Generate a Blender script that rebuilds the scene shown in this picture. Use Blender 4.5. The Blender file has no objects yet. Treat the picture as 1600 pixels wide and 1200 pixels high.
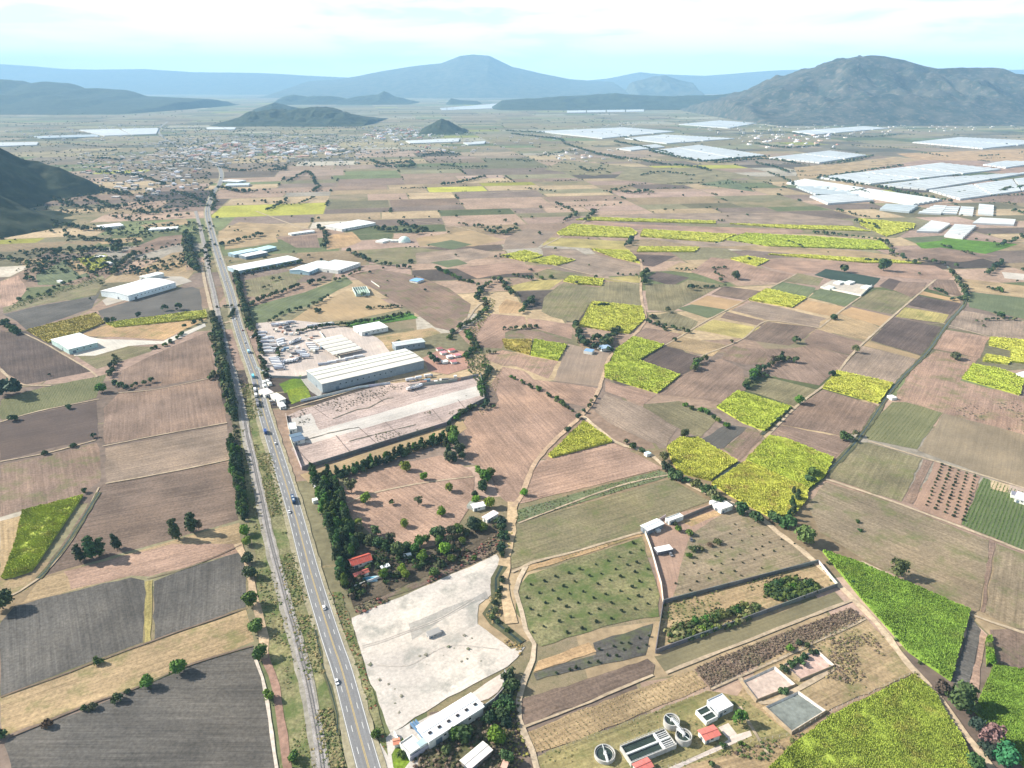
import bpy, bmesh, math, random
import numpy as np
from mathutils import Vector, Matrix

# ------------------------------------------------------------------ camera, sky, sun, exposure
SC = bpy.context.scene
COL = SC.collection
HC = 320.0; FP = 1109.0; PITCH = math.atan(472/1109)
cam_d = bpy.data.cameras.new('camera'); cam = bpy.data.objects.new('camera', cam_d); COL.objects.link(cam)
cam.location = (0, 0, HC); cam.rotation_euler = (math.pi/2-PITCH, 0, 0)
cam_d.sensor_width = 36; cam_d.lens = FP/1600*36; cam_d.clip_start = 1; cam_d.clip_end = 90000
SC.camera = cam
SUN_EL = math.radians(33); SUN_AZ = math.atan2(-0.975, 0.21)      # azimuth clockwise from +Y: sun stands left, slightly ahead
sdir = Vector((math.sin(SUN_AZ)*math.cos(SUN_EL), math.cos(SUN_AZ)*math.cos(SUN_EL), math.sin(SUN_EL)))
W = bpy.data.worlds.new("World"); SC.world = W; W.use_nodes = True
nt = W.node_tree; nt.nodes.clear()
wo = nt.nodes.new('ShaderNodeOutputWorld'); bg = nt.nodes.new('ShaderNodeBackground')
sky = nt.nodes.new('ShaderNodeTexSky'); sky.sky_type = 'NISHITA'; sky.sun_disc = False
sky.sun_elevation = SUN_EL; sky.sun_rotation = SUN_AZ
sky.air_density = 1.0; sky.dust_density = 1.0; sky.ozone_density = 1.0
tc = nt.nodes.new('ShaderNodeTexCoord')
mp = nt.nodes.new('ShaderNodeMapping'); mp.inputs['Scale'].default_value = (3.0, 2.0, 20.0); mp.inputs['Rotation'].default_value = (0, 0.06, 0.3)
nz = nt.nodes.new('ShaderNodeTexNoise'); nz.inputs['Scale'].default_value = 2.2; nz.inputs['Detail'].default_value = 7; nz.inputs['Roughness'].default_value = 0.55
nz.inputs['Distortion'].default_value = 0.4
cr = nt.nodes.new('ShaderNodeValToRGB'); cr.color_ramp.elements[0].position = 0.40; cr.color_ramp.elements[1].position = 0.60
cr.color_ramp.elements[0].color = (0.30, 0.30, 0.30, 1); cr.color_ramp.elements[1].color = (0.95, 0.95, 0.95, 1)
mx = nt.nodes.new('ShaderNodeMix'); mx.data_type = 'RGBA'
L = nt.links.new; VEIL = 0.16
L(tc.outputs['Generated'], mp.inputs[0]); L(mp.outputs[0], nz.inputs['Vector']); L(nz.outputs[0], cr.inputs[0])
# a thin cloud veil: its depth along the view grows as 1/sin(elevation), so it whitens the sky towards the horizon
def wm(op, a, b):
    n = nt.nodes.new('ShaderNodeMath'); n.operation = op
    for i, q in enumerate((a, b)):
        if isinstance(q, float): n.inputs[i].default_value = q
        else: L(q, n.inputs[i])
    return n.outputs[0]
sx = nt.nodes.new('ShaderNodeSeparateXYZ'); L(tc.outputs['Generated'], sx.inputs[0])
dep = wm('DIVIDE', wm('MULTIPLY', cr.outputs[0], VEIL), wm('MAXIMUM', sx.outputs['Z'], 0.02))
fac = wm('SUBTRACT', 1.0, wm('POWER', 2.71828, wm('MULTIPLY', dep, -1.0)))
L(fac, mx.inputs['Factor']); L(sky.outputs[0], mx.inputs[6]); mx.inputs[7].default_value = (17.5, 18.6, 18.8, 1)
L(mx.outputs[2], bg.inputs[0]); bg.inputs[1].default_value = 0.05; L(bg.outputs[0], wo.inputs[0])
sl = bpy.data.lights.new('sun', 'SUN'); sun = bpy.data.objects.new('sun', sl); COL.objects.link(sun)
sl.energy = 5.0; sl.angle = math.radians(0.5); sl.color = (1.0, 0.93, 0.81)
sun.rotation_euler = sdir.to_track_quat('Z', 'Y').to_euler(); sun.location = (-200, 60, 500)
SC.view_settings.view_transform = 'Standard'; SC.view_settings.look = 'None'; SC.view_settings.gamma = 1
SC.view_settings.exposure = 1.06; SC.view_settings.use_curve_mapping = False
SC.render.engine = 'CYCLES'; SC.cycles.volume_bounces = 3; SC.cycles.max_bounces = 6
SC.cycles.diffuse_bounces = 2; SC.cycles.glossy_bounces = 2; SC.cycles.transmission_bounces = 2

# ------------------------------------------------------------------ survey: photo pixel -> point of the land
CP, SP = math.cos(PITCH), math.sin(PITCH)
def G(x, y, z=0.0):
    u = (x-800)/FP; v = (600-y)/FP
    t = (z-HC)/(-SP+v*CP)
    return (u*t, (CP+v*SP)*t)
def GP(pts, z=0.0): return [G(x, y, z) for x, y in pts]
def PT(s): return [tuple(float(a) for a in p.split(',')) for p in s.split()]
rng = np.random.default_rng(7); random.seed(7)

# ------------------------------------------------------------------ helpers
def tag(o, label=None, cat=None, group=None, kind=None):
    if label:
        while len(label.split()) > 16 and ' the ' in label: label = label.replace(' the ', ' ', 1)
        o['label'] = label
    if cat: o['category'] = cat
    if group: o['group'] = group
    if kind: o['kind'] = kind
    return o
def link(name, me, parent=None, color=None):
    o = bpy.data.objects.new(name, me); COL.objects.link(o)
    if parent: o.parent = parent
    if color: o.color = (*color, 1) if len(color) == 3 else color
    return o
def empty(name, loc, rz=0, label=None, cat=None, group=None):
    o = bpy.data.objects.new(name, None); COL.objects.link(o); o.location = loc; o.rotation_euler = (0, 0, rz)
    o.empty_display_size = 1
    return tag(o, label, cat, group)
def pydata(name, v, f, mat=None, smooth=False):
    me = bpy.data.meshes.new(name); me.from_pydata([tuple(map(float, p)) for p in v], [], f)
    if mat: me.materials.append(mat)
    if smooth: me.polygons.foreach_set('use_smooth', [True]*len(me.polygons))
    me.update(); return me
def fast_mesh(name, V, F, mat=None, cols=None, smooth=False):
    """V (n,3); F (m,k) constant k"""
    V = np.asarray(V, np.float32); F = np.asarray(F, np.int32); k = F.shape[1]
    me = bpy.data.meshes.new(name); me.vertices.add(len(V)); me.vertices.foreach_set('co', V.ravel())
    me.loops.add(F.size); me.loops.foreach_set('vertex_index', F.ravel())
    me.polygons.add(len(F)); me.polygons.foreach_set('loop_start', np.arange(0, F.size, k, dtype=np.int32))
    me.polygons.foreach_set('loop_total', np.full(len(F), k, np.int32))
    if smooth: me.polygons.foreach_set('use_smooth', np.ones(len(F), bool))
    if cols is not None:
        a = me.color_attributes.new('tint', 'FLOAT_COLOR', 'POINT'); c = np.ones((len(V), 4), np.float32); c[:, :3] = cols
        a.data.foreach_set('color', c.ravel())
    if mat: me.materials.append(mat)
    me.update(calc_edges=True); return me
class MB:
    """collects shapes for one mesh object"""
    def __init__(s): s.v = []; s.f = []
    def add(s, v, f):
        n = len(s.v); s.v += [tuple(p) for p in v]; s.f += [tuple(i+n for i in q) for q in f]; return s
    def box(s, x0, y0, z0, x1, y1, z1):
        return s.add([(x0,y0,z0),(x1,y0,z0),(x1,y1,z0),(x0,y1,z0),(x0,y0,z1),(x1,y0,z1),(x1,y1,z1),(x0,y1,z1)],
                     [(3,2,1,0),(4,5,6,7),(0,1,5,4),(1,2,6,5),(2,3,7,6),(3,0,4,7)])
    def prism(s, poly, z0, z1):
        n = len(poly); a = sum(poly[i][0]*poly[(i+1)%n][1]-poly[(i+1)%n][0]*poly[i][1] for i in range(n))
        if a < 0: poly = poly[::-1]
        v = [(x,y,z0) for x,y in poly]+[(x,y,z1) for x,y in poly]
        return s.add(v, [tuple(range(n))[::-1], tuple(range(n,2*n))]+[(i,(i+1)%n,n+(i+1)%n,n+i) for i in range(n)])
    def cyl(s, x, y, z0, z1, r0, r1=None, n=8):
        r1 = r0 if r1 is None else r1; v = []; f = []
        for i in range(n):
            a = 2*math.pi*i/n; v.append((x+r0*math.cos(a), y+r0*math.sin(a), z0))
        for i in range(n):
            a = 2*math.pi*i/n; v.append((x+r1*math.cos(a), y+r1*math.sin(a), z1))
        f = [tuple(range(n))[::-1], tuple(range(n,2*n))]+[(i,(i+1)%n,n+(i+1)%n,n+i) for i in range(n)]
        return s.add(v, f)
    def ring(s, x, y, z0, z1, r0, r1, n=32):
        v = []; f = []
        for r, z in ((r1,z0),(r1,z1),(r0,z1),(r0,z0)):
            for i in range(n): a = 2*math.pi*i/n; v.append((x+r*math.cos(a), y+r*math.sin(a), z))
        for k in range(4):
            for i in range(n): f.append((k*n+i, k*n+(i+1)%n, ((k+1)%4)*n+(i+1)%n, ((k+1)%4)*n+i))
        return s.add(v, f)
    def bar(s, a, b, w, h=None):
        a = Vector(a); b = Vector(b); h = h or w; d = (b-a).normalized(); up = Vector((0,0,1))
        if abs(d.z) > .95: up = Vector((0,1,0))
        x = d.cross(up).normalized()*w/2; y = x.cross(d).normalized()*h/2
        v = [a-x-y, a+x-y, a+x+y, a-x+y, b-x-y, b+x-y, b+x+y, b-x+y]
        return s.add(v, [(3,2,1,0),(4,5,6,7),(0,1,5,4),(1,2,6,5),(2,3,7,6),(3,0,4,7)])
    def mesh(s, name, mat, smooth=False): return pydata(name, s.v, s.f, mat, smooth)
    def obj(s, name, mat, parent=None, color=None): return link(name, s.mesh(name, mat), parent, color)

def inside(P, poly):
    x, y = P[:, 0], P[:, 1]; r = np.zeros(len(P), bool); n = len(poly); j = n-1
    for i in range(n):
        xi, yi = poly[i]; xj, yj = poly[j]
        c = ((yi > y) != (yj > y)) & (x < (xj-xi)*(y-yi)/((yj-yi) or 1e-9)+xi); r ^= c; j = i
    return r
def grid_in(poly, s, jit=0.5, ang=0.0):
    """jittered points on a grid rotated by ang inside a polygon"""
    c, sn = math.cos(-ang), math.sin(-ang); R = [(x*c-y*sn, x*sn+y*c) for x, y in poly]
    xs = [p[0] for p in R]; ys = [p[1] for p in R]
    gx, gy = np.meshgrid(np.arange(min(xs), max(xs), s), np.arange(min(ys), max(ys), s))
    P = np.stack([gx.ravel(), gy.ravel()], 1); P += rng.uniform(-jit, jit, P.shape)*s
    P = P[inside(P, R)]; c, sn = math.cos(ang), math.sin(ang)
    return np.stack([P[:,0]*c-P[:,1]*sn, P[:,0]*sn+P[:,1]*c], 1)
def vnoise(X, Y, s, seed=0):
    """smooth value noise 0..1"""
    x = X/s; y = Y/s; xi = np.floor(x).astype(np.int64); yi = np.floor(y).astype(np.int64); fx = x-xi; fy = y-yi
    fx = fx*fx*(3-2*fx); fy = fy*fy*(3-2*fy)
    def h(a, b):
        n = (a*374761393+b*668265263+seed*1442695041) & 0xffffffff; n = ((n ^ (n >> 13))*1274126177) & 0xffffffff
        return ((n ^ (n >> 16)) & 0xffff)/65535.0
    return (h(xi,yi)*(1-fx)+h(xi+1,yi)*fx)*(1-fy)+(h(xi,yi+1)*(1-fx)+h(xi+1,yi+1)*fx)*fy
def fbm(X, Y, s, o=4, seed=0):
    r = 0; a = 0.5; t = 0
    for i in range(o): r = r+a*vnoise(X, Y, s, seed+i*17); t += a; s *= .5; a *= .5
    return r/t
def smooth_line(pts, step):
    """Catmull-Rom resample"""
    P = [Vector(p) for p in pts]; P = [P[0]*2-P[1]]+P+[P[-1]*2-P[-2]]; out = []
    for i in range(1, len(P)-2):
        a, b, c, d = P[i-1:i+3]; n = max(1, int((c-b).length/step))
        for k in range(n):
            t = k/n; out.append(0.5*((2*b)+(-a+c)*t+(2*a-5*b+4*c-d)*t*t+(-a+3*b-3*c+d)*t**3))
    out.append(P[-2]); return out
def ribbon_mesh(name, line, off0, off1, z, mat, wob=0.0):
    v = []; f = []; uv = []; s = 0
    for i, p in enumerate(line):
        a = line[max(0,i-1)]; b = line[min(len(line)-1,i+1)]; d = (b-a).normalized(); n = Vector((d.y,-d.x))
        w0 = off0+(random.uniform(-wob,wob) if wob else 0); w1 = off1+(random.uniform(-wob,wob) if wob else 0)
        if i: s += (p-line[i-1]).length
        v += [(p.x+n.x*w0, p.y+n.y*w0, z), (p.x+n.x*w1, p.y+n.y*w1, z)]; uv += [(s, 0), (s, w1-w0)]
        if i: k = 2*i; f.append((k-2, k-1, k+1, k))
    me = pydata(name, v, f, mat)
    u = me.uv_layers.new(name='UVMap')
    for l in me.loops: u.data[l.index].uv = uv[l.vertex_index]
    return me

# ------------------------------------------------------------------ materials
def newmat(name, rough=0.9, spec=0.2):
    m = bpy.data.materials.new(name); m.use_nodes = True; n = m.node_tree.nodes; b = n['Principled BSDF']
    b.inputs['Roughness'].default_value = rough; b.inputs['Specular IOR Level'].default_value = spec
    return m, m.node_tree, b
def nd(t, typ, **k):
    n = t.nodes.new(typ)
    for a, v in k.items(): setattr(n, a, v)
    return n
def noise(t, vec, scale, detail=3, rough=.55, vscale=None, rot=None):
    if vscale or rot:
        m = nd(t, 'ShaderNodeMapping')
        if vscale: m.inputs['Scale'].default_value = vscale
        if rot: m.inputs['Rotation'].default_value = rot
        t.links.new(vec, m.inputs[0]); vec = m.outputs[0]
    n = nd(t, 'ShaderNodeTexNoise'); n.inputs['Scale'].default_value = scale; n.inputs['Detail'].default_value = detail
    n.inputs['Roughness'].default_value = rough; t.links.new(vec, n.inputs['Vector']); return n.outputs[0]
def rng_(t, x, a, b, c=0., d=1.):
    n = nd(t, 'ShaderNodeMapRange'); n.inputs[1].default_value = a; n.inputs[2].default_value = b
    n.inputs[3].default_value = c; n.inputs[4].default_value = d; t.links.new(x, n.inputs[0]); return n.outputs[0]
def mth(t, op, a, b):
    n = nd(t, 'ShaderNodeMath', operation=op)
    for i, q in enumerate((a, b)):
        if isinstance(q, (int, float)): n.inputs[i].default_value = q
        else: t.links.new(q, n.inputs[i])
    return n.outputs[0]
def mixc(t, fac, a, b, blend='MIX'):
    n = nd(t, 'ShaderNodeMix', data_type='RGBA', blend_type=blend)
    for s, q in ((0, fac), (6, a), (7, b)):
        if isinstance(q, (int, float)): n.inputs[s].default_value = q
        elif isinstance(q, tuple): n.inputs[s].default_value = (*q, 1) if len(q) == 3 else q
        else: t.links.new(q, n.inputs[s])
    return n.outputs[2]
def scalec(t, col, f):
    n = nd(t, 'ShaderNodeVectorMath', operation='SCALE'); t.links.new(col, n.inputs[0])
    if isinstance(f, (int, float)): n.inputs['Scale'].default_value = f
    else: t.links.new(f, n.inputs['Scale'])
    return n.outputs[0]
def bump(t, b, h, strength=.5, dist=.3):
    n = nd(t, 'ShaderNodeBump'); n.inputs['Strength'].default_value = strength; n.inputs['Distance'].default_value = dist
    t.links.new(h, n.inputs['Height']); t.links.new(n.outputs[0], b.inputs['Normal'])

def soil_material(name, streak=.35, patch=.35, fine=.3, weeds=None, weedlim=(.52,.7), stripe=None):
    """colour from the object's own colour; UV runs in metres, u along the furrows"""
    m, t, b = newmat(name, .95, .1)
    oi = nd(t, 'ShaderNodeObjectInfo'); uv = nd(t, 'ShaderNodeUVMap').outputs[0]; geo = nd(t, 'ShaderNodeNewGeometry').outputs['Position']
    off = nd(t, 'ShaderNodeVectorMath', operation='ADD'); t.links.new(uv, off.inputs[0])
    rv = nd(t, 'ShaderNodeCombineXYZ'); t.links.new(mth(t, 'MULTIPLY', oi.outputs['Random'], 900.), rv.inputs[0]); t.links.new(mth(t, 'MULTIPLY', oi.outputs['Random'], 517.), rv.inputs[1])
    t.links.new(rv.outputs[0], off.inputs[1]); U = off.outputs[0]
    s1 = rng_(t, noise(t, U, 1., 3, .6, (.012, .35, 1)), .3, .7, 1-streak, 1+streak)
    s2 = rng_(t, noise(t, U, 1., 2, .5, (.03, 1.1, 1)), .3, .7, 1-streak*.7, 1+streak*.7)
    p1 = rng_(t, noise(t, geo, .022, 4, .6), .3, .7, 1-patch, 1+patch)
    p2 = rng_(t, noise(t, geo, .5, 5, .7), .3, .7, 1-fine, 1+fine)
    f = mth(t, 'MULTIPLY', mth(t, 'MULTIPLY', s1, s2), mth(t, 'MULTIPLY', p1, p2))
    c = scalec(t, oi.outputs['Color'], f)
    # a slow drift of hue: paler dry crust and darker moist ground
    c = mixc(t, rng_(t, noise(t, geo, .011, 3, .5), .45, .75, 0, .4), c, mixc(t, 1., c, (1.12, 1.0, .82), 'MULTIPLY'))
    if weeds:
        w = rng_(t, noise(t, geo, .05, 6, .68), weedlim[0], weedlim[1], 0, .8)
        c = mixc(t, w, c, weeds)
    if stripe:
        wv = nd(t, 'ShaderNodeTexWave', wave_type='BANDS', bands_direction='Y'); wv.inputs['Scale'].default_value = stripe[0]
        wv.inputs['Distortion'].default_value = .6; wv.inputs['Detail'].default_value = 1; t.links.new(uv, wv.inputs['Vector'])
        c = mixc(t, rng_(t, wv.outputs['Fac'], .45, .7, 0, stripe[2]), c, stripe[1])
    t.links.new(scalec(t, c, .82), b.inputs['Base Color'])
    bump(t, b, mth(t, 'ADD', mth(t, 'MULTIPLY', s2, .5), mth(t, 'MULTIPLY', p2, .5)), .45, .25)
    return m
M = {}
M['soil'] = soil_material('soil', .2, .33, .34)
M['lot'] = soil_material('rubble lot', .05, .2, .2, (.30,.30,.27), (.5,.66))
M['weedy'] = soil_material('weedy soil', .2, .25, .35, (.13, .16, .05), (.5, .72))
M['rows'] = soil_material('crop rows', .16, .25, .2, stripe=(.36, (.12, .17, .055), .75))
M['smooth'] = soil_material('smooth soil', .1, .2, .16)
M['grass'] = soil_material('grass', .1, .35, .5, (.085,.135,.035), (.44,.62))
def plain(name, col, rough=.8, var=.15, scale=.6, spec=.25, metal=0, objcol=False):
    m, t, b = newmat(name, rough, spec); geo = nd(t, 'ShaderNodeNewGeometry').outputs['Position']
    f = mth(t, 'MULTIPLY', rng_(t, noise(t, geo, scale, 5, .65), .3, .7, 1-var, 1+var), rng_(t, noise(t, geo, scale*.12, 3, .6), .3, .7, 1-var*.7, 1+var*.7))
    if objcol: c = nd(t, 'ShaderNodeObjectInfo').outputs['Color']
    else:
        r = nd(t, 'ShaderNodeRGB'); r.outputs[0].default_value = (*col, 1); c = r.outputs[0]
    t.links.new(scalec(t, c, f), b.inputs['Base Color']); b.inputs['Metallic'].default_value = metal
    return m
M['paint'] = plain('painted surface', (1,1,1), .55, .08, .8, .4, 0, True)
M['metal_roof'] = plain('sheet metal roof', (1,1,1), .5, .07, .4, .5, 0, True)
M['wall'] = plain('rendered wall', (1,1,1), .9, .18, .7, .2, 0, True)
M['dirt'] = plain('dirt track', (1,1,1), .95, .28, .35, .1, 0, True)
M['glass'] = plain('dark glass', (.02,.03,.04), .15, .1, 1, .6)
M['dark'] = plain('dark opening', (.02,.02,.025), .8, .1, 1)
M['rubber'] = plain('rubber', (.02,.02,.02), .9, .1, 1)
M['steel'] = plain('rail steel', (.25,.22,.2), .5, .2, 1, .5, .6)
M['gravel'] = plain('ballast gravel', (.30,.28,.27), .95, .35, 1.3, .1)
M['water'] = plain('pond water', (.03,.045,.035), .12, .3, .3, .6)
def asphalt():
    m, t, b = newmat('asphalt', .85, .25); uv = nd(t, 'ShaderNodeUVMap').outputs[0]; geo = nd(t, 'ShaderNodeNewGeometry').outputs['Position']
    s = rng_(t, noise(t, uv, 1., 3, .6, (.01, .9, 1)), .3, .7, .78, 1.22); p = rng_(t, noise(t, geo, .9, 5, .7), .3, .7, .86, 1.14)
    r = nd(t, 'ShaderNodeRGB'); r.outputs[0].default_value = (.185, .185, .19, 1)
    t.links.new(scalec(t, r.outputs[0], mth(t, 'MULTIPLY', s, p)), b.inputs['Base Color']); return m
M['asphalt'] = asphalt()
def tint_mat(name, var=.2, scale=.02, rough=.95, fine=.1):
    """colour from the mesh attribute 'tint'"""
    m, t, b = newmat(name, rough, .1); a = nd(t, 'ShaderNodeAttribute', attribute_name='tint'); geo = nd(t, 'ShaderNodeNewGeometry').outputs['Position']
    f = mth(t, 'MULTIPLY', rng_(t, noise(t, geo, scale, 6, .65), .3, .7, 1-var, 1+var), rng_(t, noise(t, geo, scale*12, 3, .65), .3, .7, 1-fine, 1+fine))
    t.links.new(scalec(t, a.outputs['Color'], f), b.inputs['Base Color']); return m
M['patch'] = tint_mat('distant farmland', .26, .012, .95, .25)
def leaf(name, c1, c2, objcol=False, scale=.5):
    m, t, b = newmat(name, .75, .2); geo = nd(t, 'ShaderNodeNewGeometry').outputs['Position']; oi = nd(t, 'ShaderNodeObjectInfo')
    n1 = noise(t, geo, scale, 4, .7)
    if objcol:
        c = scalec(t, oi.outputs['Color'], mth(t, 'MULTIPLY', rng_(t, n1, .3, .7, .62, 1.45), rng_(t, oi.outputs['Random'], 0, 1, .82, 1.2)))
    else: c = mixc(t, rng_(t, n1, .35, .65), c1, c2)
    t.links.new(c, b.inputs['Base Color']); return m
M['leaf'] = leaf('tree foliage', 0, 0, True)
M['bark'] = plain('bark', (.12,.09,.07), .95, .3, 2)
def cane_mat():
    m, t, b = newmat('sugar cane leaves', .7, .25); geo = nd(t, 'ShaderNodeNewGeometry').outputs['Position']; oi = nd(t, 'ShaderNodeObjectInfo')
    f = mth(t, 'MULTIPLY', rng_(t, noise(t, geo, .35, 6, .75), .3, .7, .68, 1.3), rng_(t, noise(t, geo, .06, 4, .6), .3, .7, .75, 1.22))
    c = scalec(t, oi.outputs['Color'], f)
    dry = rng_(t, noise(t, geo, .07, 5, .7), .52, .68, 0, .75)
    dm = mth(t, 'MULTIPLY', dry, oi.outputs['Alpha'])
    c = mixc(t, dm, c, (.36, .25, .09))
    t.links.new(c, b.inputs['Base Color']); return m
M['cane'] = cane_mat()
# ------------------------------------------------------------------ land
def ground():
    m, t, b = newmat('dry ground', .95, .1); geo = nd(t, 'ShaderNodeNewGeometry').outputs['Position']
    a = noise(t, geo, .02, 6, .65); c = noise(t, geo, .25, 5, .7); d = noise(t, geo, .004, 4, .6)
    x = mixc(t, rng_(t, a, .4, .62), (.31, .245, .15), (.17, .165, .085))
    x = mixc(t, rng_(t, c, .5, .68, 0, .55), x, (.07, .095, .03)); x = mixc(t, rng_(t, d, .45, .65, 0, .5), x, (.30, .23, .18))
    x = scalec(t, x, .8); x = scalec(t, x, rng_(t, noise(t, geo, 1.1, 4, .7), .3, .7, .75, 1.25))
    t.links.new(x, b.inputs['Base Color'])
    o = link('ground', pydata('ground', [(-45000,-4000,0),(45000,-4000,0),(45000,60000,0),(-45000,60000,0)], [(0,1,2,3)], m)); tag(o, kind='structure')
ground()

EDGE = []; HEDGE = []
def patchwork():
    """distant fields: a patchwork of plots, each with edges of its own"""
    pal = [((.33,.235,.175),5),((.37,.28,.175),4),((.21,.16,.13),3),((.21,.19,.115),3),((.15,.17,.08),1.),((.38,.37,.07),.7),((.11,.088,.075),1.3),((.45,.40,.33),1.1),((.35,.25,.20),2.5)]
    cols = np.array([c for c, _ in pal]); w = np.array([q for _, q in pal], float); w /= w.sum()
    V = []; F = []; C = []
    a = .17; ca, sa = math.cos(a), math.sin(a)
    def rec(x0, y0, x1, y1):
        cx, cy = (x0+x1)/2, (y0+y1)/2; X = cx*ca-cy*sa; Y = cx*sa+cy*ca; W_, H_ = x1-x0, y1-y0
        if W_ < 4000:
            if Y < 150-H_ or abs(X) > .95*Y+600+W_ or Y > 26000: return
        lim = 110+max(0, Y-900)*.026
        if max(W_*.6, H_) > lim*random.uniform(.8, 1.7):
            k = random.uniform(.35, .65)
            if W_*.6 > H_: rec(x0, y0, x0+W_*k, y1); rec(x0+W_*k, y0, x1, y1)
            else: rec(x0, y0, x1, y0+H_*k); rec(x0, y0+H_*k, x1, y1)
            return
        if random.random() < .05: return
        EDGE.append((x0, y0, x1, y1))
        g = 1.2+Y*.0004; n = len(V); j = lambda: random.uniform(-g, g)
        for x, y in ((x0+g,y0+g),(x1-g,y0+g),(x1-g,y1-g),(x0+g,y1-g)):
            x += j(); y += j(); wob = 60*math.sin(x/900+1.3)+40*math.sin(y/700); y2 = y+wob; x2 = x+50*math.sin(y/1100)
            V.append((x2*ca-y2*sa, x2*sa+y2*ca, .02))
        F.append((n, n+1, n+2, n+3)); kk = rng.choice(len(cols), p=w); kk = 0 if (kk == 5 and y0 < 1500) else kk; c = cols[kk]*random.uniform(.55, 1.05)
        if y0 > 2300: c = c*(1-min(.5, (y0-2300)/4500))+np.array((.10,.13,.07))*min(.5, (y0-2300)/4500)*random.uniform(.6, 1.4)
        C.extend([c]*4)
    rec(-26000, -1000, 26000, 30000)
    for x0, y0, x1, y1 in EDGE:      # where hedges and loose trees may stand: on plot borders
        if y0 > 7000 or random.random() > (.62 if y0 < 1800 else .85): continue
        side = random.random() < .5; k = random.random(); n = int(random.random()**2*(14 if y0 < 1800 else 26))+1
        for i in range(n):
            t = min(1, k+i*.035); x, y = (x0+(x1-x0)*t, y0) if side else (x0, y0+(y1-y0)*t)
            y2 = y+60*math.sin(x/900+1.3)+40*math.sin(y/700); x2 = x+50*math.sin(y/1100); X, Y = x2*ca-y2*sa, x2*sa+y2*ca
            if Y > 760 and abs(X) < .85*Y: HEDGE.append((X+random.uniform(-3, 3), Y+random.uniform(-3, 3), random.uniform(2.5, 7)))
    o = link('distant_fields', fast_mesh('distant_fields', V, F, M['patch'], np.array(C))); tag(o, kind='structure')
patchwork()

KC = {'g': (.122,.114,.105), 'G': (.19,.19,.19), 's': (.235,.168,.132), 'p': (.345,.235,.18), 'd': (.115,.088,.078), 't': (.37,.275,.165), 'o': (.215,.19,.115),
      'n': (.145,.17,.095), 'y': (.38,.32,.13), 'l': (.10,.20,.03), 'e': (.20,.19,.10), 'u': (.27,.235,.115), 'w': (.50,.47,.43), 'r': (.44,.30,.17), 'D': (.045,.07,.055), 'b': (.185,.137,.11), 'v': (.255,.205,.142), 'z': (.43,.345,.315), 'q': (.285,.22,.172)}
KM = {'s': 'soil', 'w': 'weedy', 'r': 'rows', 'm': 'smooth', 'g': 'grass', 'l': 'lot'}
ZI = [0]
def resample(P, step):
    out = []
    for i in range(len(P)):
        a = Vector(P[i]); b = Vector(P[(i+1) % len(P)]); n = max(1, min(40, int((b-a).length/step)))
        out += [tuple(a.lerp(b, k/n)) for k in range(n)]
    return out
def field(code, s, rd=None, wob=.5, col=None, name='field', z=None):
    """code: colour letter + material letter (+ 'x' for furrows along the short side)"""
    P = GP(PT(s)) if isinstance(s, str) else s
    far = sum(p[1] for p in P)/len(P)
    Q = resample(P, max(5, far*.02)); k = wob*(1+far*.0012)
    Q = [(x+random.uniform(-k, k), y+random.uniform(-k, k)) for x, y in Q]
    if z is None: ZI[0] += 1; z = .05+ZI[0]*.0016
    bm = bmesh.new(); vs = [bm.verts.new((x, y, z)) for x, y in Q]; f = bm.faces.new(vs)
    f.normal_update()
    if f.normal.z < 0: f.normal_flip()
    bmesh.ops.triangulate(bm, faces=[f])
    e = [(Vector(P[(i+1) % len(P)])-Vector(P[i])) for i in range(len(P))]; d = max(e, key=lambda q: q.length).normalized()
    if len(code) > 2: d = Vector((-d.y, d.x))
    uv = bm.loops.layers.uv.new('UVMap')
    for fc in bm.faces:
        for l in fc.loops: l[uv].uv = (l.vert.co.x*d.x+l.vert.co.y*d.y, -l.vert.co.x*d.y+l.vert.co.y*d.x)
    me = bpy.data.meshes.new(name); bm.to_mesh(me); bm.free(); me.materials.append(M[KM[code[1]]])
    c = col or KC[code[0]]; q = random.uniform(.93, 1.07); c = tuple(a*q for a in c)
    o = link(name, me, None, c); return tag(o, kind='structure')

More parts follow.
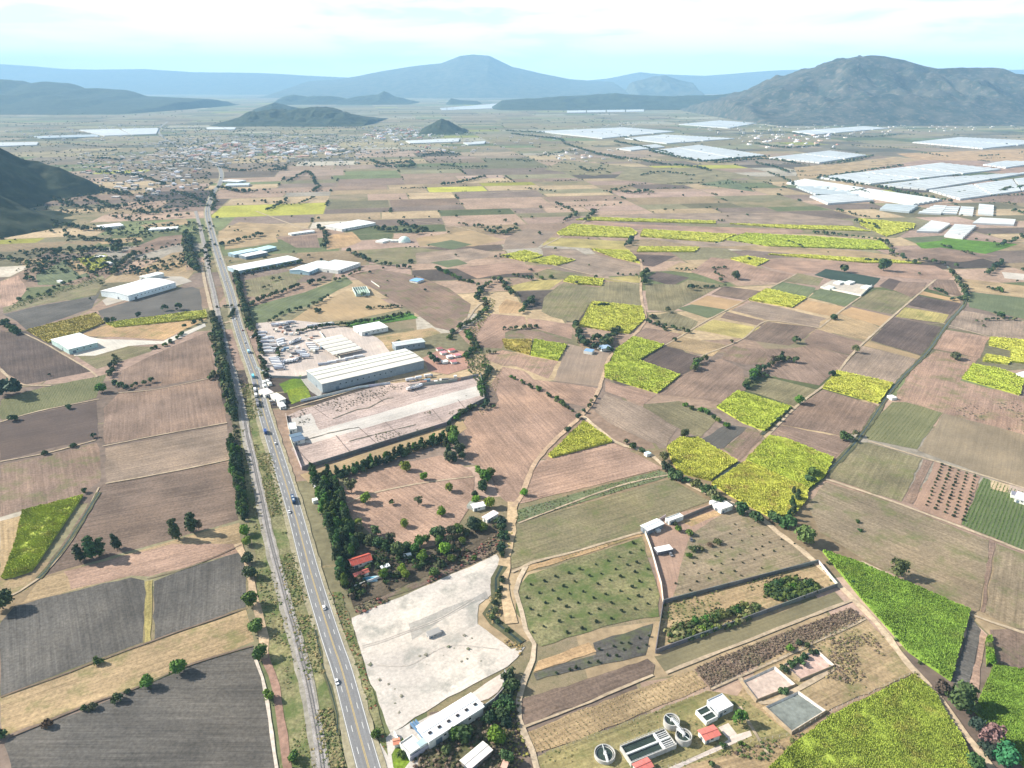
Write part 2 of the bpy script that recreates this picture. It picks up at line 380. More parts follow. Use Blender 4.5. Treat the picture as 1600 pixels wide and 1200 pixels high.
FIELDS = '''
gs 8,1163 15,1152 70,1132 215,1077 300,1040 395,1012 404,1030 410,1060 423,1120 428,1160 432,1210 20,1210
tw 0,1090 110,1050 228,1006 385,953 392,985 398,1003 300,1036 215,1073 130,1103 15,1148 0,1154
gs 0,972 22,947 120,922 205,902 227,906 224,1003 110,1046 0,1087
gs 240,908 290,890 375,862 382,862 384,948 300,980 240,1001
ts 35,942 62,905 110,893 270,845 374,816 377,848 230,897 205,900 25,945
ps 100,893 270,850 376,850 377,862 232,902 205,900 112,921
bs 62,900 100,845 150,770 162,756 355,722 365,745 372,813 270,842 110,888 66,902
ts 0,814 33,806 22,855 0,905
tw 0,908 50,900 45,920 18,935 0,926
sw 0,727 75,711 150,692 157,700 157,752 130,772 0,808
qs 165,700 355,664 357,719 166,755
ssx 162,638 185,615 250,607 338,590 352,640 354,660 163,694
dmx 0,660 60,645 152,627 154,685 95,697 0,720
orx 0,625 40,612 165,585 166,590 152,612 150,622 60,642 0,656
ds 0,516 30,526 75,540 110,560 145,580 40,601 22,590 0,577
ss 182,583 235,556 325,518 334,570 336,588 250,603 185,610
ow 120,557 180,540 245,542 235,550 150,577
rw 120,525 165,508 230,497 320,483 325,497 256,531 180,526
gm 152,486 230,462 300,448 312,452 316,484 165,503
gs 5,492 60,478 150,462 158,455 143,482 42,516 28,502
ow 5,480 90,455 160,430 165,440 150,460 60,477 5,490
ps 0,440 30,430 42,452 25,475 0,482
ts 195,432 270,395 290,393 292,425 245,430
os 80,392 105,380 155,387 135,395 90,397
tw 30,405 80,405 85,412 60,417 35,415
ns 55,430 100,407 140,430 95,445 60,445
ts 100,410 120,403 140,425 125,430
ss 190,395 250,370 290,366 285,380 220,398
ts 150,375 220,370 225,377 160,382
ts 220,352 290,342 295,350 235,360
ow 382,438 455,423 480,428 465,440 460,447 400,464 386,463
nw 388,480 475,457 540,432 552,442 485,476 420,500 410,506 389,505
tm 540,455 575,457 627,483 550,500 465,505 455,500 490,478
tw 580,527 675,512 690,520 612,545 585,548
sw 545,430 590,420 655,432 700,450 735,475 730,500 715,520 680,512 650,490 580,450
ts 340,362 375,347 420,350 475,360 460,367 435,370 345,372
ss 437,372 495,367 500,387 462,387
rs 510,380 515,367 550,362 565,377 540,387 510,390
ow 560,392 635,385 700,392 700,410 595,415 565,402
ts 350,376 430,370 435,378 395,385 352,390
tm 650,372 735,360 790,375 740,385 655,385
nm 665,382 705,375 737,382 707,390
qs 650,395 735,388 785,396 715,412 650,412
nm 672,410 715,405 730,412 700,418
ps 710,418 790,410 865,418 850,425 790,428 745,435
qm 822,357 870,362 840,387 785,390 790,372
ys 862,371 977,377 975,385 985,392 845,383
qs 845,387 900,390 920,400 895,412 850,400
qs 925,397 1000,415 1000,430 940,432 870,417 897,409
ow 835,427 855,420 917,430 875,437 837,435
ys 932,435 1000,430 1000,444 957,440
ys 797,447 840,437 880,437 860,452 800,455
ow 880,442 940,450 920,475 902,505 862,495 845,487 850,465 865,452
os 945,440 1000,442 1002,478 922,472 932,455
rs 780,480 790,467 822,475 810,490 780,490
ps 715,520 770,490 820,495 822,505 790,520 785,545 737,542
ps 825,497 897,507 892,530 825,510
sw 792,525 825,510 890,535 875,537
pw 747,557 785,547 827,557 872,565 857,592 805,572 785,572
qm 887,537 952,552 940,605 865,595
ps 825,592 865,597 937,607 920,637 875,627
ps 785,573 820,580 880,635 912,650 900,660 857,700 825,745 815,775 800,790 785,780 770,755 765,735 730,720 725,700 733,690 722,665 728,652 745,643 770,640 780,625 768,600
ss 990,525 1010,512 1065,522 1035,540
ds 1002,565 1040,542 1095,557 1077,577 1065,587
ps 930,345 985,350 1000,351 1130,355 1250,358 1262,366 1165,364 1150,366 1005,358 900,351
qs 905,340 1000,334 1230,332 1330,345 1335,352 1120,349 900,344
qs 1000,371 1122,380 1160,372 1345,391 1360,397 1250,398 1100,386
ts 1190,383 1345,392 1400,400 1450,410 1440,410 1262,397 1100,386
ds 990,397 1057,400 1020,417 1005,415
ds 1010,435 1027,424 1077,434 1050,447
ts 1040,422 1062,410 1105,415 1080,427
os 1007,443 1060,445 1075,437 1130,445 1100,462 1050,487 1012,485
ps 1110,402 1135,405 1180,418 1240,430 1215,442 1170,437 1130,442 1080,425
ps 1190,415 1205,405 1300,408 1420,412 1460,415 1490,430 1480,438 1460,437 1380,432 1290,425 1240,428
nm 1057,482 1082,475 1140,485 1105,497
rm 1077,475 1105,462 1165,472 1142,485
bs 1110,460 1130,447 1190,455 1167,470
nw 1202,452 1222,440 1275,450 1262,465
ow 1225,440 1247,427 1287,435 1280,447
Dm 1272,430 1290,420 1377,435 1365,447 1300,437
dm 1372,447 1390,435 1409,440 1395,454
nw 1262,465 1280,451 1342,464 1322,479
rm 1237,481 1262,469 1320,480 1300,495
qs 1142,485 1175,471 1235,484 1300,500 1277,512 1200,500
bs 1135,487 1197,502 1190,510 1125,497
ys 1115,500 1190,512 1165,530 1085,515
bs 1162,530 1200,503 1277,512 1257,528 1232,540
ts 1282,502 1312,490 1375,512 1355,532 1277,515
rm 1310,490 1330,480 1395,495 1375,510
ow 1330,478 1350,462 1370,452 1397,455 1425,465 1397,492
ss 1407,440 1450,442 1440,455 1425,465 1395,453
ss 1462,436 1490,438 1505,465 1450,452
rm 1440,455 1500,468 1502,474 1435,460
ds 1435,462 1502,475 1487,492 1420,477
yw 1415,480 1482,492 1475,505 1400,495
ds 1397,496 1477,512 1437,555 1360,532
tm 1357,533 1440,557 1432,562 1350,540
qs 1347,540 1435,562 1400,600 1310,580
ss 1255,532 1277,515 1350,535 1330,555 1262,540
ss 1165,545 1235,545 1262,540 1332,557 1310,577 1280,602 1215,590 1195,575
sw 1125,560 1145,540 1200,552 1195,570 1167,570
ss 1067,585 1090,575 1125,560 1162,577 1165,610 1150,612 1130,630 1075,620 1025,617
os 1167,610 1202,590 1280,610 1242,635
ts 1037,540 1065,527 1125,537 1135,540 1112,557
os 1012,495 1050,487 1090,502 1080,520 1032,507
qs 1480,512 1502,485 1600,502 1600,535 1547,525
ps 1457,545 1477,515 1547,527 1530,560
nm 1514,480 1515,456 1620,468 1620,503
ts 1500,435 1620,449 1620,468 1512,455
pw 1402,612 1425,577 1462,548 1530,560 1500,595 1600,622 1660,640 1660,700 1520,660 1400,628
or 1349,675 1394,628 1417,629 1472,645 1432,702 1357,687
vm 1474,646 1660,695 1660,778 1550,747 1434,704
ow 1293,747 1330,692 1357,692 1440,717 1409,785
ss 1443,718 1458,722 1425,788 1411,784
pm 1461,722 1532,745 1500,820 1437,797 1427,790
nr 1536,747 1560,755 1660,790 1660,885 1502,820
vw 1262,790 1290,753 1407,790 1545,845 1540,900 1530,955 1510,960 1420,910 1350,875 1282,832
ss 1547,846 1555,849 1538,958 1532,955
vw 1557,850 1660,890 1660,1010 1600,988 1540,960
ss 1215,662 1257,627 1285,609 1370,633 1345,675 1312,680
ss 1203,680 1214,663 1311,683 1330,690 1303,717
gm 1096,687 1135,663 1168,668 1130,700 1115,702
sw 1168,668 1195,677 1157,720 1131,702
os 1007,632 1060,627 1125,652 1093,685 1005,641
ps 945,595 1025,618 1005,632 945,612
qs 930,642 944,615 1003,636 1058,668 1040,698 1012,690 950,660
ps 862,712 958,692 1045,735 1028,733 810,788 825,760 835,735 843,725
nw 802,807 807,797 1030,735 1048,742 1040,746 810,815
ow 803,820 1048,748 1108,783 1005,822 1002,830 900,860 800,888 797,850
rw 800,893 900,862 1000,832 1003,837 825,894
eg 805,958 812,915 826,898 1003,840 1030,930 1028,963 960,975 845,1010 830,1000 817,970
gw 838,1062 835,1052 930,1022 925,1004 1020,975 1015,1000 1008,1025
rs 832,1052 840,1032 922,1005 931,1019
bs 815,1092 900,1067 1010,1030 1025,1040 1020,1057 900,1103 815,1133
ts 825,1145 900,1112 1082,1047 1105,1073 900,1158 830,1180
om 1022,1027 1305,925 1318,940 1300,950 1040,1051
bw 1085,1045 1130,1025 1330,950 1352,968 1200,1030 1110,1075
tw 1037,945 1280,880 1308,916 1027,1018
vw 1046,944 1030,930 1042,870 1070,835 1145,795 1255,855 1272,875
pm 1008,830 1040,808 1105,790 1128,782 1150,795 1120,808 1080,836 1070,862 1060,900 1049,941 1037,943 1031,930 1019,870
rw 1060,815 1120,798 1128,805 1080,822
tw 1190,1035 1350,962 1430,1050 1290,1113 1200,1172 1150,1090
uw 830,1185 1105,1080 1160,1090 1240,1150 1010,1215 840,1215
ts 1010,1215 1240,1150 1300,1118 1320,1120 1190,1215
gsx 1516,964 1532,985 1512,1085 1488,1065
psx 1533,985 1541,993 1524,1105 1513,1088
bw 1548,985 1600,982 1660,1010 1660,1060 1600,1050 1560,1052 1547,1040
ps 540,748 640,722 690,712 735,735 742,748 735,792 700,845 625,872 555,815 536,790
bw 550,950 600,930 690,890 780,833 790,845 775,864 640,925
tw 545,915 560,905 650,880 700,862 690,888 600,930
tm 470,742 700,665 722,655 730,670 700,690 500,752 480,755
zs 449,650 470,640 600,600 750,588 757,627 735,637 708,655 698,664 472,733 460,700
zs 455,700 560,668 600,690 470,730
'''
for ln in FIELDS.strip().split('\n'):
    k = ln.index(' '); field(ln[:k], ln[k+1:])
field('ys', '228,908 238,906 236,1004 226,1004')
# the bare white-ish lot beside the highway
field('wl', '548,966 660,918 777,866 785,890 767,912 766,930 748,945 747,975 800,1015 820,1012 793,1042 700,1090 610,1146 570,1040', col=(.57,.52,.475), name='bare_lot')
field('wl', '640,975 760,925 762,935 700,962 645,1000', col=(.42,.40,.375), name='bare_lot_track')
field('wm', '455,655 485,646 500,672 700,615 745,603 752,618 560,672 490,692 462,690', col=(.62,.58,.54), name='concrete_road')
field('pm', '400,505 455,500 500,505 560,515 590,528 612,552 545,568 500,580 470,590 425,588 405,560', col=(.52,.45,.41), name='truck_yard')
field('wm', '160,470 225,432 285,432 300,440 165,478', col=(.42,.38,.33), name='factory_yard')
field('wm', '85,530 120,522 160,530 255,533 320,505 322,510 262,537 200,541 150,556 118,556', col=(.58,.55,.50), name='gravel_drive')
field('lg', '435,600 470,587 478,590 480,600 445,615', col=(.16,.25,.03), name='lawn'); field('lg', '447,610 478,602 486,620 455,632', col=(.22,.28,.03), name='lawn')
field('wm', '470,592 482,585 505,610 500,622 485,612', col=(.40,.38,.35), name='paved_yard')
field('lg', '535,505 640,488 655,497 600,505 548,512', col=(.09,.22,.04), name='lawn')
field('wm', '590,1165 612,1145 645,1128 660,1200 600,1230', col=(.50,.47,.44), name='paved_yard')
field('lg', '612,1180 628,1152 640,1190 620,1215', col=(.17,.25,.03), name='lawn')
field('wm', '730,1088 792,1048 788,1070 765,1092 745,1098', col=(.58,.50,.45), name='paved_yard')
field('wm', '640,1135 655,1128 735,1090 758,1102 700,1142 672,1164 650,1180', col=(.52,.48,.45), name='paved_yard')
field('nw', '655,1180 720,1130 790,1080 800,1110 800,1215 650,1215', col=(.15,.14,.08))
field('wm', '1122,1137 1138,1130 1152,1148 1172,1142 1175,1150 1145,1163 1045,1208 1028,1208 1128,1163 1138,1156', wob=.1, col=(.58,.51,.47), name='concrete_drive')
field('wm', '1280,450 1300,437 1362,447 1345,463', col=(.55,.50,.44), name='farmyard')
field('pm', '1547,750 1578,758 1573,771 1549,764', col=(.50,.40,.27), name='farmyard')
field('pm', '1578,758 1640,775 1640,800 1575,772', col=(.42,.34,.29), name='farmyard')
field('rm', '660,560 690,545 725,550 735,575 700,585 670,580', col=(.40,.24,.19), name='scrap_yard')
field('pm', '1565,425 1640,432 1640,442 1570,435', col=(.55,.50,.44), name='gravel_yard')
for s, c in (('1050,222 1150,212 1190,222 1090,232', 'o'), ('1240,286 1310,300 1260,296 1222,292', 'n'), ('1090,288 1180,300 1140,280', 'n'),
             ('1350,256 1480,243 1600,262 1600,272 1380,262', 'p'), ('1400,240 1600,233 1600,252 1430,250', 'r'), ('1500,300 1640,290 1640,318 1520,315', 's'),
             ('1430,380 1480,372 1590,382 1540,397 1440,388', 'l'), ('1410,372 1480,368 1470,376 1430,380', 'n'), ('1400,392 1470,387 1560,400 1500,410 1420,402', 's'), ('1240,262 1340,252 1400,245 1440,250 1250,282', 't'), ('980,262 1100,262 1180,276 1060,290 960,280', 'o'), ('880,250 1000,262 930,275 850,265', 'o'), ('1240,365 1330,356 1420,362 1400,372', 'o')):
    field(c+'s', s)

# raised crops: sugar cane stands as a body of leaves with ragged top
def cane(s, col, h=2.6, step=None, dry=1., ang=.3, spiky=1.):
    P = GP(PT(s)); far = sum(p[1] for p in P)/len(P); s_ = step or max(.8, far*.0024)
    A = abs(sum(P[i][0]*P[(i+1)%len(P)][1]-P[(i+1)%len(P)][0]*P[i][1] for i in range(len(P))))/2
    s_ = max(s_, math.sqrt(A/70000.)); pts = grid_in(P, s_, .45, ang); n = len(pts)
    if n < 10: return
    hh = h*(.7+.62*fbm(pts[:,0], pts[:,1], 7, 3, 5)); g = s_*.95
    # every clump: an upright bundle of 5 leaning leaf blades
    V = np.zeros((n, 5, 4, 3)); a0 = rng.uniform(0, 6.28, n)
    for k in range(5):
        a = a0+k*1.2566+rng.uniform(-.3, .3, n); ln = rng.uniform(.5, .95, n)*g*1.15; top = hh*rng.uniform(.9, 1.1, n)
        dx, dy = np.cos(a), np.sin(a); wx, wy = -dy*g*.42, dx*g*.42
        V[:,k,0] = np.stack([pts[:,0]-wx, pts[:,1]-wy, hh*.25], 1); V[:,k,1] = np.stack([pts[:,0]+wx, pts[:,1]+wy, hh*.25], 1)
        V[:,k,2] = np.stack([pts[:,0]+dx*ln*.6+wx, pts[:,1]+dy*ln*.6+wy, top], 1); V[:,k,3] = np.stack([pts[:,0]+dx*ln-wx, pts[:,1]+dy*ln-wy, top*.9], 1)
    F = np.arange(n*20).reshape(-1, 4)
    base = len(V.reshape(-1, 3)); V = V.reshape(-1, 3)
    # dense body of stalks under the leaves
    Q = resample(P, 4 if far < 900 else 12); m = len(Q); hb = h*.76
    me = fast_mesh('sugar_cane', V, F, M['cane'])
    bm = bmesh.new(); bm.from_mesh(me); vs0 = [bm.verts.new((x, y, 0)) for x, y in Q]; vs1 = [bm.verts.new((x+random.uniform(-.3,.3), y+random.uniform(-.3,.3), hb*random.uniform(.85,1.1))) for x, y in Q]
    for i in range(m): bm.faces.new((vs0[i], vs0[(i+1)%m], vs1[(i+1)%m], vs1[i]))
    f = bm.faces.new(vs1); bmesh.ops.triangulate(bm, faces=[f]); bm.to_mesh(me); bm.free()
    tag(link('sugar_cane', me, None, (*col, dry)), 'standing sugar cane', None, None, 'stuff')
Y1 = (.44,.45,.07); Y2 = (.36,.42,.055); Y3 = (.18,.29,.04); Y4 = (.40,.33,.07)
CANES = [
 ('36,800 130,776 100,820 60,880 50,893 20,903 4,905 25,850', Y2, .5), ('42,517 150,490 163,505 118,523 75,536', Y4, .6), ('165,506 310,487 320,486 324,497 300,500 180,512', Y1, .6),
 ('120,405 165,399 175,412 145,425', Y1, .2), ('782,400 820,392 848,400 820,409', Y1, .2), ('825,409 865,400 899,407 870,415', Y1, .2),
 ('870,364 895,351 985,357 995,365 985,372 875,368', Y1, .3), ('925,390 982,392 1000,412 957,402', Y1, .4), ('880,440 890,432 942,437 940,447 902,444', Y1, .3),
 ('925,472 1002,480 1007,500 982,522 905,510', Y1, .5), ('785,532 830,532 827,555 790,545', Y4, 1.), ('835,532 885,540 872,564 829,556', Y2, .3),
 ('962,547 990,527 1037,540 1000,562 985,570 955,565', Y2, .3), ('945,572 965,562 1000,565 1062,587 1027,615 945,590', Y2, .5),
 ('1005,359 1150,367 1122,379 1000,370', Y1, .3), ('1135,375 1165,365 1262,370 1375,377 1390,390 1345,390 1200,385', Y2, .2), ('1000,386 1092,387 1085,394 995,394', Y1, .2),
 ('920,340 1117,346 1117,350 900,344', Y1, .2), ('1140,350 1330,355 1360,362 1240,358', Y1, .4), ('1262,399 1400,408 1440,412 1350,411 1200,398', Y1, .4),
 ('1142,405 1167,401 1202,407 1182,416', Y1, .1), ('1170,469 1197,452 1260,466 1237,481', Y1, .3), ('1307,581 1395,600 1372,631 1285,607', Y1, .4),
 ('1547,528 1620,535 1620,570 1578,566 1580,548 1545,540', Y1, .3), ('1503,592 1520,570 1560,578 1600,590 1592,618', Y2, .3), ('1540,555 1580,562 1575,570 1535,565', Y1, .3),
 ('1340,342 1430,350 1425,358 1385,370 1345,352', Y1, .4), ('1120,637 1152,612 1235,637 1195,674 1162,662', Y2, .3),
 ('1042,700 1062,686 1090,686 1152,722 1125,740 1110,752 1062,740 1050,722', Y1, .6), ('1165,720 1202,682 1227,687 1302,717 1287,747 1262,765', Y2, .5),
 ('1112,757 1165,722 1262,765 1260,782 1240,805 1205,810 1140,775', Y1, 1.), ('912,660 957,691 862,716 857,713', Y1, .3),
 ('1285,862 1340,880 1515,955 1485,1065 1420,1020 1340,930', Y3, .15), ('1552,1042 1600,1050 1660,1050 1660,1215 1600,1200 1522,1112', Y3, .2), ('1540,1000 1548,995 1552,1030 1541,1042', Y3, .2),
 ('1190,1215 1240,1165 1300,1120 1428,1057 1462,1090 1478,1120 1500,1150 1525,1215', (.29,.36,.055), .5),
]
for s, c, d in CANES: cane(s, c, 2.6, None, d)

# ------------------------------------------------------------------ roads and tracks
def track(name, s, w, col, z=.55, wob=.3, mat='dirt', step=9):
    ln = smooth_line(GP(PT(s)), step); o = link(name, ribbon_mesh(name, ln, -w/2, w/2, z, M[mat], wob), None, col); return tag(o, kind='structure')
HWY = PT('604,1300 576,1200 562,1150 535,1050 518,1000 487,900 460,800 437,725 411,640 400,590 382,540 370,502 362,465 350,427 338,390 328,352 325,340 325,325 334,300 343,288 346,270 335,255 302,240 272,225 250,210 250,200 262,190')
hl = smooth_line(GP(HWY), 8)
def clip_line(ln, y): return [p for p in ln if p.y < y]
HW = 5.9
def struct(name, me, col=None): return tag(link(name, me, None, col), kind='structure')
struct('road_verge', ribbon_mesh('road_verge', hl, -HW-3.4, HW+2.6, .57, M['dirt'], .6), (.28,.25,.17))
struct('highway', ribbon_mesh('highway', hl, -HW, HW, .60, M['asphalt'], 0))
near = clip_line(hl, 2200)
M['paintw'] = plain('white road paint', (.62,.62,.60), .7, .15, 1.5); M['painty'] = plain('yellow road paint', (.45,.33,.12), .7, .15, 1.5)
for a in (-HW+.35, HW-.65): struct('edge_line', ribbon_mesh('edge_line', near, a, a+.3, .61, M['paintw']))
for a in (-.42, .14): struct('centre_line', ribbon_mesh('centre_line', near, a, a+.28, .61, M['painty']))
def dashes(off):
    mb = MB(); fine = smooth_line([p for p in near if p.y < 1500], 2.5); acc = 0; start = 0; i = 0
    while i < len(fine)-3:
        p, q = fine[i], fine[i+2]; d = (q-p).normalized(); n = Vector((d.y, -d.x)); c0 = p+n*off; c1 = c0+d*4.5; w = n*.13
        mb.add([(*(c0-w), .61), (*(c0+w), .61), (*(c1+w), .61), (*(c1-w), .61)], [(0, 1, 2, 3)]); i += 5
    o = mb.obj('lane_dashes', M['paintw']); tag(o, kind='structure')
dashes(-2.9); dashes(2.9)
RAIL = PT('512,1300 504,1200 497,1150 490,1112 480,1062 470,1025 461,988 450,950 437,900 425,855 417,820 410,785 402,750 395,717 387,685 380,645 370,600 355,552 347,515 341,490 335,460 327,427 321,390 313,355 306,330')
rl = smooth_line(GP(RAIL), 7)
struct('ballast', ribbon_mesh('ballast', rl, -2.6, 2.6, .62, M['gravel'], .25))
struct('gravel_shoulder', ribbon_mesh('gravel_shoulder', rl, -5.2, 3.6, .56, M['dirt'], .5), (.27,.25,.21))
fl = smooth_line([p for p in rl if p.y < 900], 1.6)
mb = MB()
for i in range(1, len(fl)-1):
    p = fl[i]; d = (fl[i+1]-fl[i-1]).normalized(); n = Vector((d.y, -d.x))
    for s_ in (0, .8): c = p+d*s_; mb.bar((*(c-n*1.25), .70), (*(c+n*1.25), .70), .26, .16)
tag(mb.obj('sleepers', plain('concrete sleeper', (.36,.34,.32), .9, .1)), 'close set concrete sleepers under the rails', None, None, 'stuff')
for off in (-.72, .72):
    v = []; f = []
    for i, p in enumerate(rl):
        d = (rl[min(i+1, len(rl)-1)]-rl[max(0, i-1)]).normalized(); n = Vector((d.y, -d.x)); c = p+n*off
        v += [(*(c-n*.07), .62), (*(c-n*.07), .95), (*(c+n*.07), .95), (*(c+n*.07), .62)]
        if i:
            k = 4*i
            for j in range(3): f.append((k-4+j, k-3+j, k+1+j, k+j))
    struct('rail', pydata('rail', v, f, M['steel']))
for s in ('385,600 400,600 440,780 470,900 500,1010 540,1200 500,1200 470,1030 440,900 415,780 385,640', '400,860 430,880 470,1030 500,1200 440,1200 442,1120 425,1040 404,985', '520,925 532,925 548,970 603,1150 605,1180 590,1150 555,1040', '375,660 395,740 412,810 425,880 400,870 385,800 372,720'): field('gg' if 0 else 'ug', s, col=(.25,.235,.125), name='verge')
DT = (.43,.32,.20)
track('dirt_path', '412,1020 425,1055 435,1100 442,1150 448,1200 452,1260', 4.5, (.27,.17,.13), wob=.5)
track('dirt_path', '399,1030 410,1060 418,1100 425,1150 432,1200 436,1260', 1.8, (.50,.44,.38), .57)
track('dirt_path', '372,850 385,880 396,925 405,960 412,1000 414,1030', 5, (.40,.30,.20), .565, 1)
track('dirt_road', '803,785 797,830 790,870 786,905 790,935 797,960 800,975', 8, DT, .56, 1.2)
track('dirt_track', '822,885 812,905 806,925 815,957 822,985 835,1007 833,1032 818,1065 810,1095 810,1125 820,1150 832,1175 842,1215', 3.2, (.42,.34,.25), .57, .4)
track('dirt_road', '905,648 912,652 960,690 1010,707 1045,735 1090,765 1140,785 1190,812 1215,832 1270,875 1310,915 1370,975 1420,1040 1470,1095 1510,1150 1560,1215', 4.4, (.47,.37,.26), .575, .6)
track('dirt_road', '800,792 815,775 826,745 838,722 860,695 905,653 925,630 937,605 945,580 955,555 985,530 1008,500 1003,470 1001,450 1003,422 1000,405', 4.2, (.40,.29,.20), .58, .6)
for s, w in (('1198,683 1245,635 1300,592 1335,550 1400,490 1462,437', 4), ('1357,690 1450,718 1600,763 1660,783', 3.5), ('1290,749 1407,789 1600,862 1660,886', 4), ('1600,990 1510,958 1420,913 1345,878', 3),
             ('1035,542 1065,525 1110,498 1190,457 1245,428', 3), ('1095,557 1160,530 1200,502 1280,513', 3), ('1280,513 1322,480 1345,464', 3.5), ('160,698 250,680 355,661', 2), ('165,756 260,739 357,719', 2.5), ('0,660 60,643 155,624', 2.5),
             ('0,722 75,708 150,688', 2.5), ('180,615 250,608 338,589', 2), ('640,345 700,352 745,362', 4), ('845,387 900,357 930,330 945,318', 5), ('730,500 745,480 760,470', 4), ('700,525 715,512 730,497', 5), ('785,390 865,415 940,433 1000,445', 4),
             ('1470,505 1547,527 1600,540', 3), ('535,790 580,772 650,757 740,745', 2.5), ('800,895 830,880 900,862 1003,832', 3), ('1046,742 960,762 810,818', 2.5), ('1020,1055 900,1106 815,1138', 2), ('1040,1052 1300,950 1335,938', 3), ('1110,1078 1220,1030 1352,968', 2),
             ('1155,1105 1200,1180', 3), ('1155,1060 1190,1100 1250,1075 1310,1040', 4), ('315,410 320,440 332,490 340,505 365,502', 7), ('655,300 720,302 800,300 870,296', 7), ('400,330 460,352 500,362', 6), ('0,940 60,905 115,840 155,762', 2.2),
             ('450,640 500,625 600,598 690,585', 3), ('230,905 300,885 378,852', 1.5), ('0,1090 110,1050 230,1005 385,951', 1.6), ('15,1152 130,1105 215,1075 300,1038 395,1010', 1.8),('0,577 30,600 80,603',4),('35,520 75,540 145,582 150,590',3)):
    track('dirt_track', s, w*.75, (.37,.295,.21) if w > 1.9 else (.16,.12,.09), .585, .35)
for s in ('602,660 626,683','560,668 588,693','525,681 546,706','462,700 486,726','637,601 655,618','486,634 513,653','675,640 692,660','580,612 598,628','715,625 728,640'): track('lot_joint', s, .7, (.16,.13,.12), .62, .15, 'dirt', 4)
for s in ('520,655 560,640 575,638 600,625 615,622','640,605 670,598 700,592 735,590','470,690 520,676 560,668','545,690 600,676 650,664'): track('lot_joint', s, 1.3, (.13,.12,.09), .62, .6, 'dirt', 4)
for s in ('566,1010 600,1000 640,985 690,965 740,935','566,1013 600,1003 640,988 690,968 742,938','590,1040 640,1040 700,1010 780,1015'): track('wheel_track', s, .7, (.42,.38,.34), .42, .15, 'dirt', 5)
# ditches: dark sunken channels drawn as banks with water between
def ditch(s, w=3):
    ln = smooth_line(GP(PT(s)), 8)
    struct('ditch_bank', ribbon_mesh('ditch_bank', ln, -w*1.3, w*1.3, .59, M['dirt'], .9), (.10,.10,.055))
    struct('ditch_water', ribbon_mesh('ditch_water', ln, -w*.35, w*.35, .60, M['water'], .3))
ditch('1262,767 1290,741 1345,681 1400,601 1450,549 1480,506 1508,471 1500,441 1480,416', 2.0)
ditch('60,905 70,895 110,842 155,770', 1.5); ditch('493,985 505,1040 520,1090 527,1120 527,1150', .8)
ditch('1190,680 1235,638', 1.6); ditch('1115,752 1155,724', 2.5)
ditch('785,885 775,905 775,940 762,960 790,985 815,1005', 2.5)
def pavement(s, col, name='paved_yard', z=.6): field('wm', s, col=col, name=name, z=z)
field('ws', '533,905 548,850 560,835 600,845 640,862 700,848 740,826 780,815 780,833 690,890 600,930 552,948', col=(.13,.105,.075), name='painted_shade_ground')  # shade beneath the clump painted as dark ground colour
field('ws', '488,745 525,742 545,800 560,850 545,925 536,920', col=(.10,.09,.06), name='painted_shade_ground')  # shade of the big belt put into the ground colour
field('ws', '330,500 345,505 372,650 388,810 376,812 362,655', col=(.12,.11,.07), name='painted_shade_ground')  # shadow along the railway belt painted into the ground colour
# the three sunken drying beds of the water works
def basin(s, floor, cl, cat='drying bed'):
    P = GP(PT(s)); c = Vector((sum(p[0] for p in P)/len(P), sum(p[1] for p in P)/len(P)))
    e = empty('drying_bed', (c.x, c.y, 0), 0, cl, cat, 'sludge drying beds of the water works')
    loc = [Vector(p)-c for p in P]; n = len(loc)
    me = pydata('bed_floor', [(*(q*.9), .62) for q in loc], [tuple(range(n))] , M['dirt']); link('bed_floor', me, e, floor)
    for k, (a, b, z0, z1) in enumerate(((1.1, 1.02, .3, 1.7), (1.02, .98, 1.7, 1.7), (.98, .9, 1.7, .63))):
        v = []; f = []
        for q in loc: v += [(*(q*a), z0), (*(q*b), z1)]
        for i in range(n): j = (i+1) % n; f.append((2*i, 2*j, 2*j+1, 2*i+1))
        link('bank', pydata('bank', v, f, M['dirt']), e, [(.27,.21,.14), (.33,.26,.19), (.50,.47,.43)][k])
basin('1160,1067 1210,1044 1242,1072 1182,1096', (.44,.35,.30), 'pale sandy drying bed nearest the white roofed building')
basin('1224,1041 1275,1017 1303,1042 1250,1064', (.46,.33,.28), 'pinkish drying bed farthest from the water tanks')
basin('1195,1107 1247,1083 1290,1113 1237,1146', (.17,.185,.17), 'grey green overgrown drying bed in front of the two pale ones')
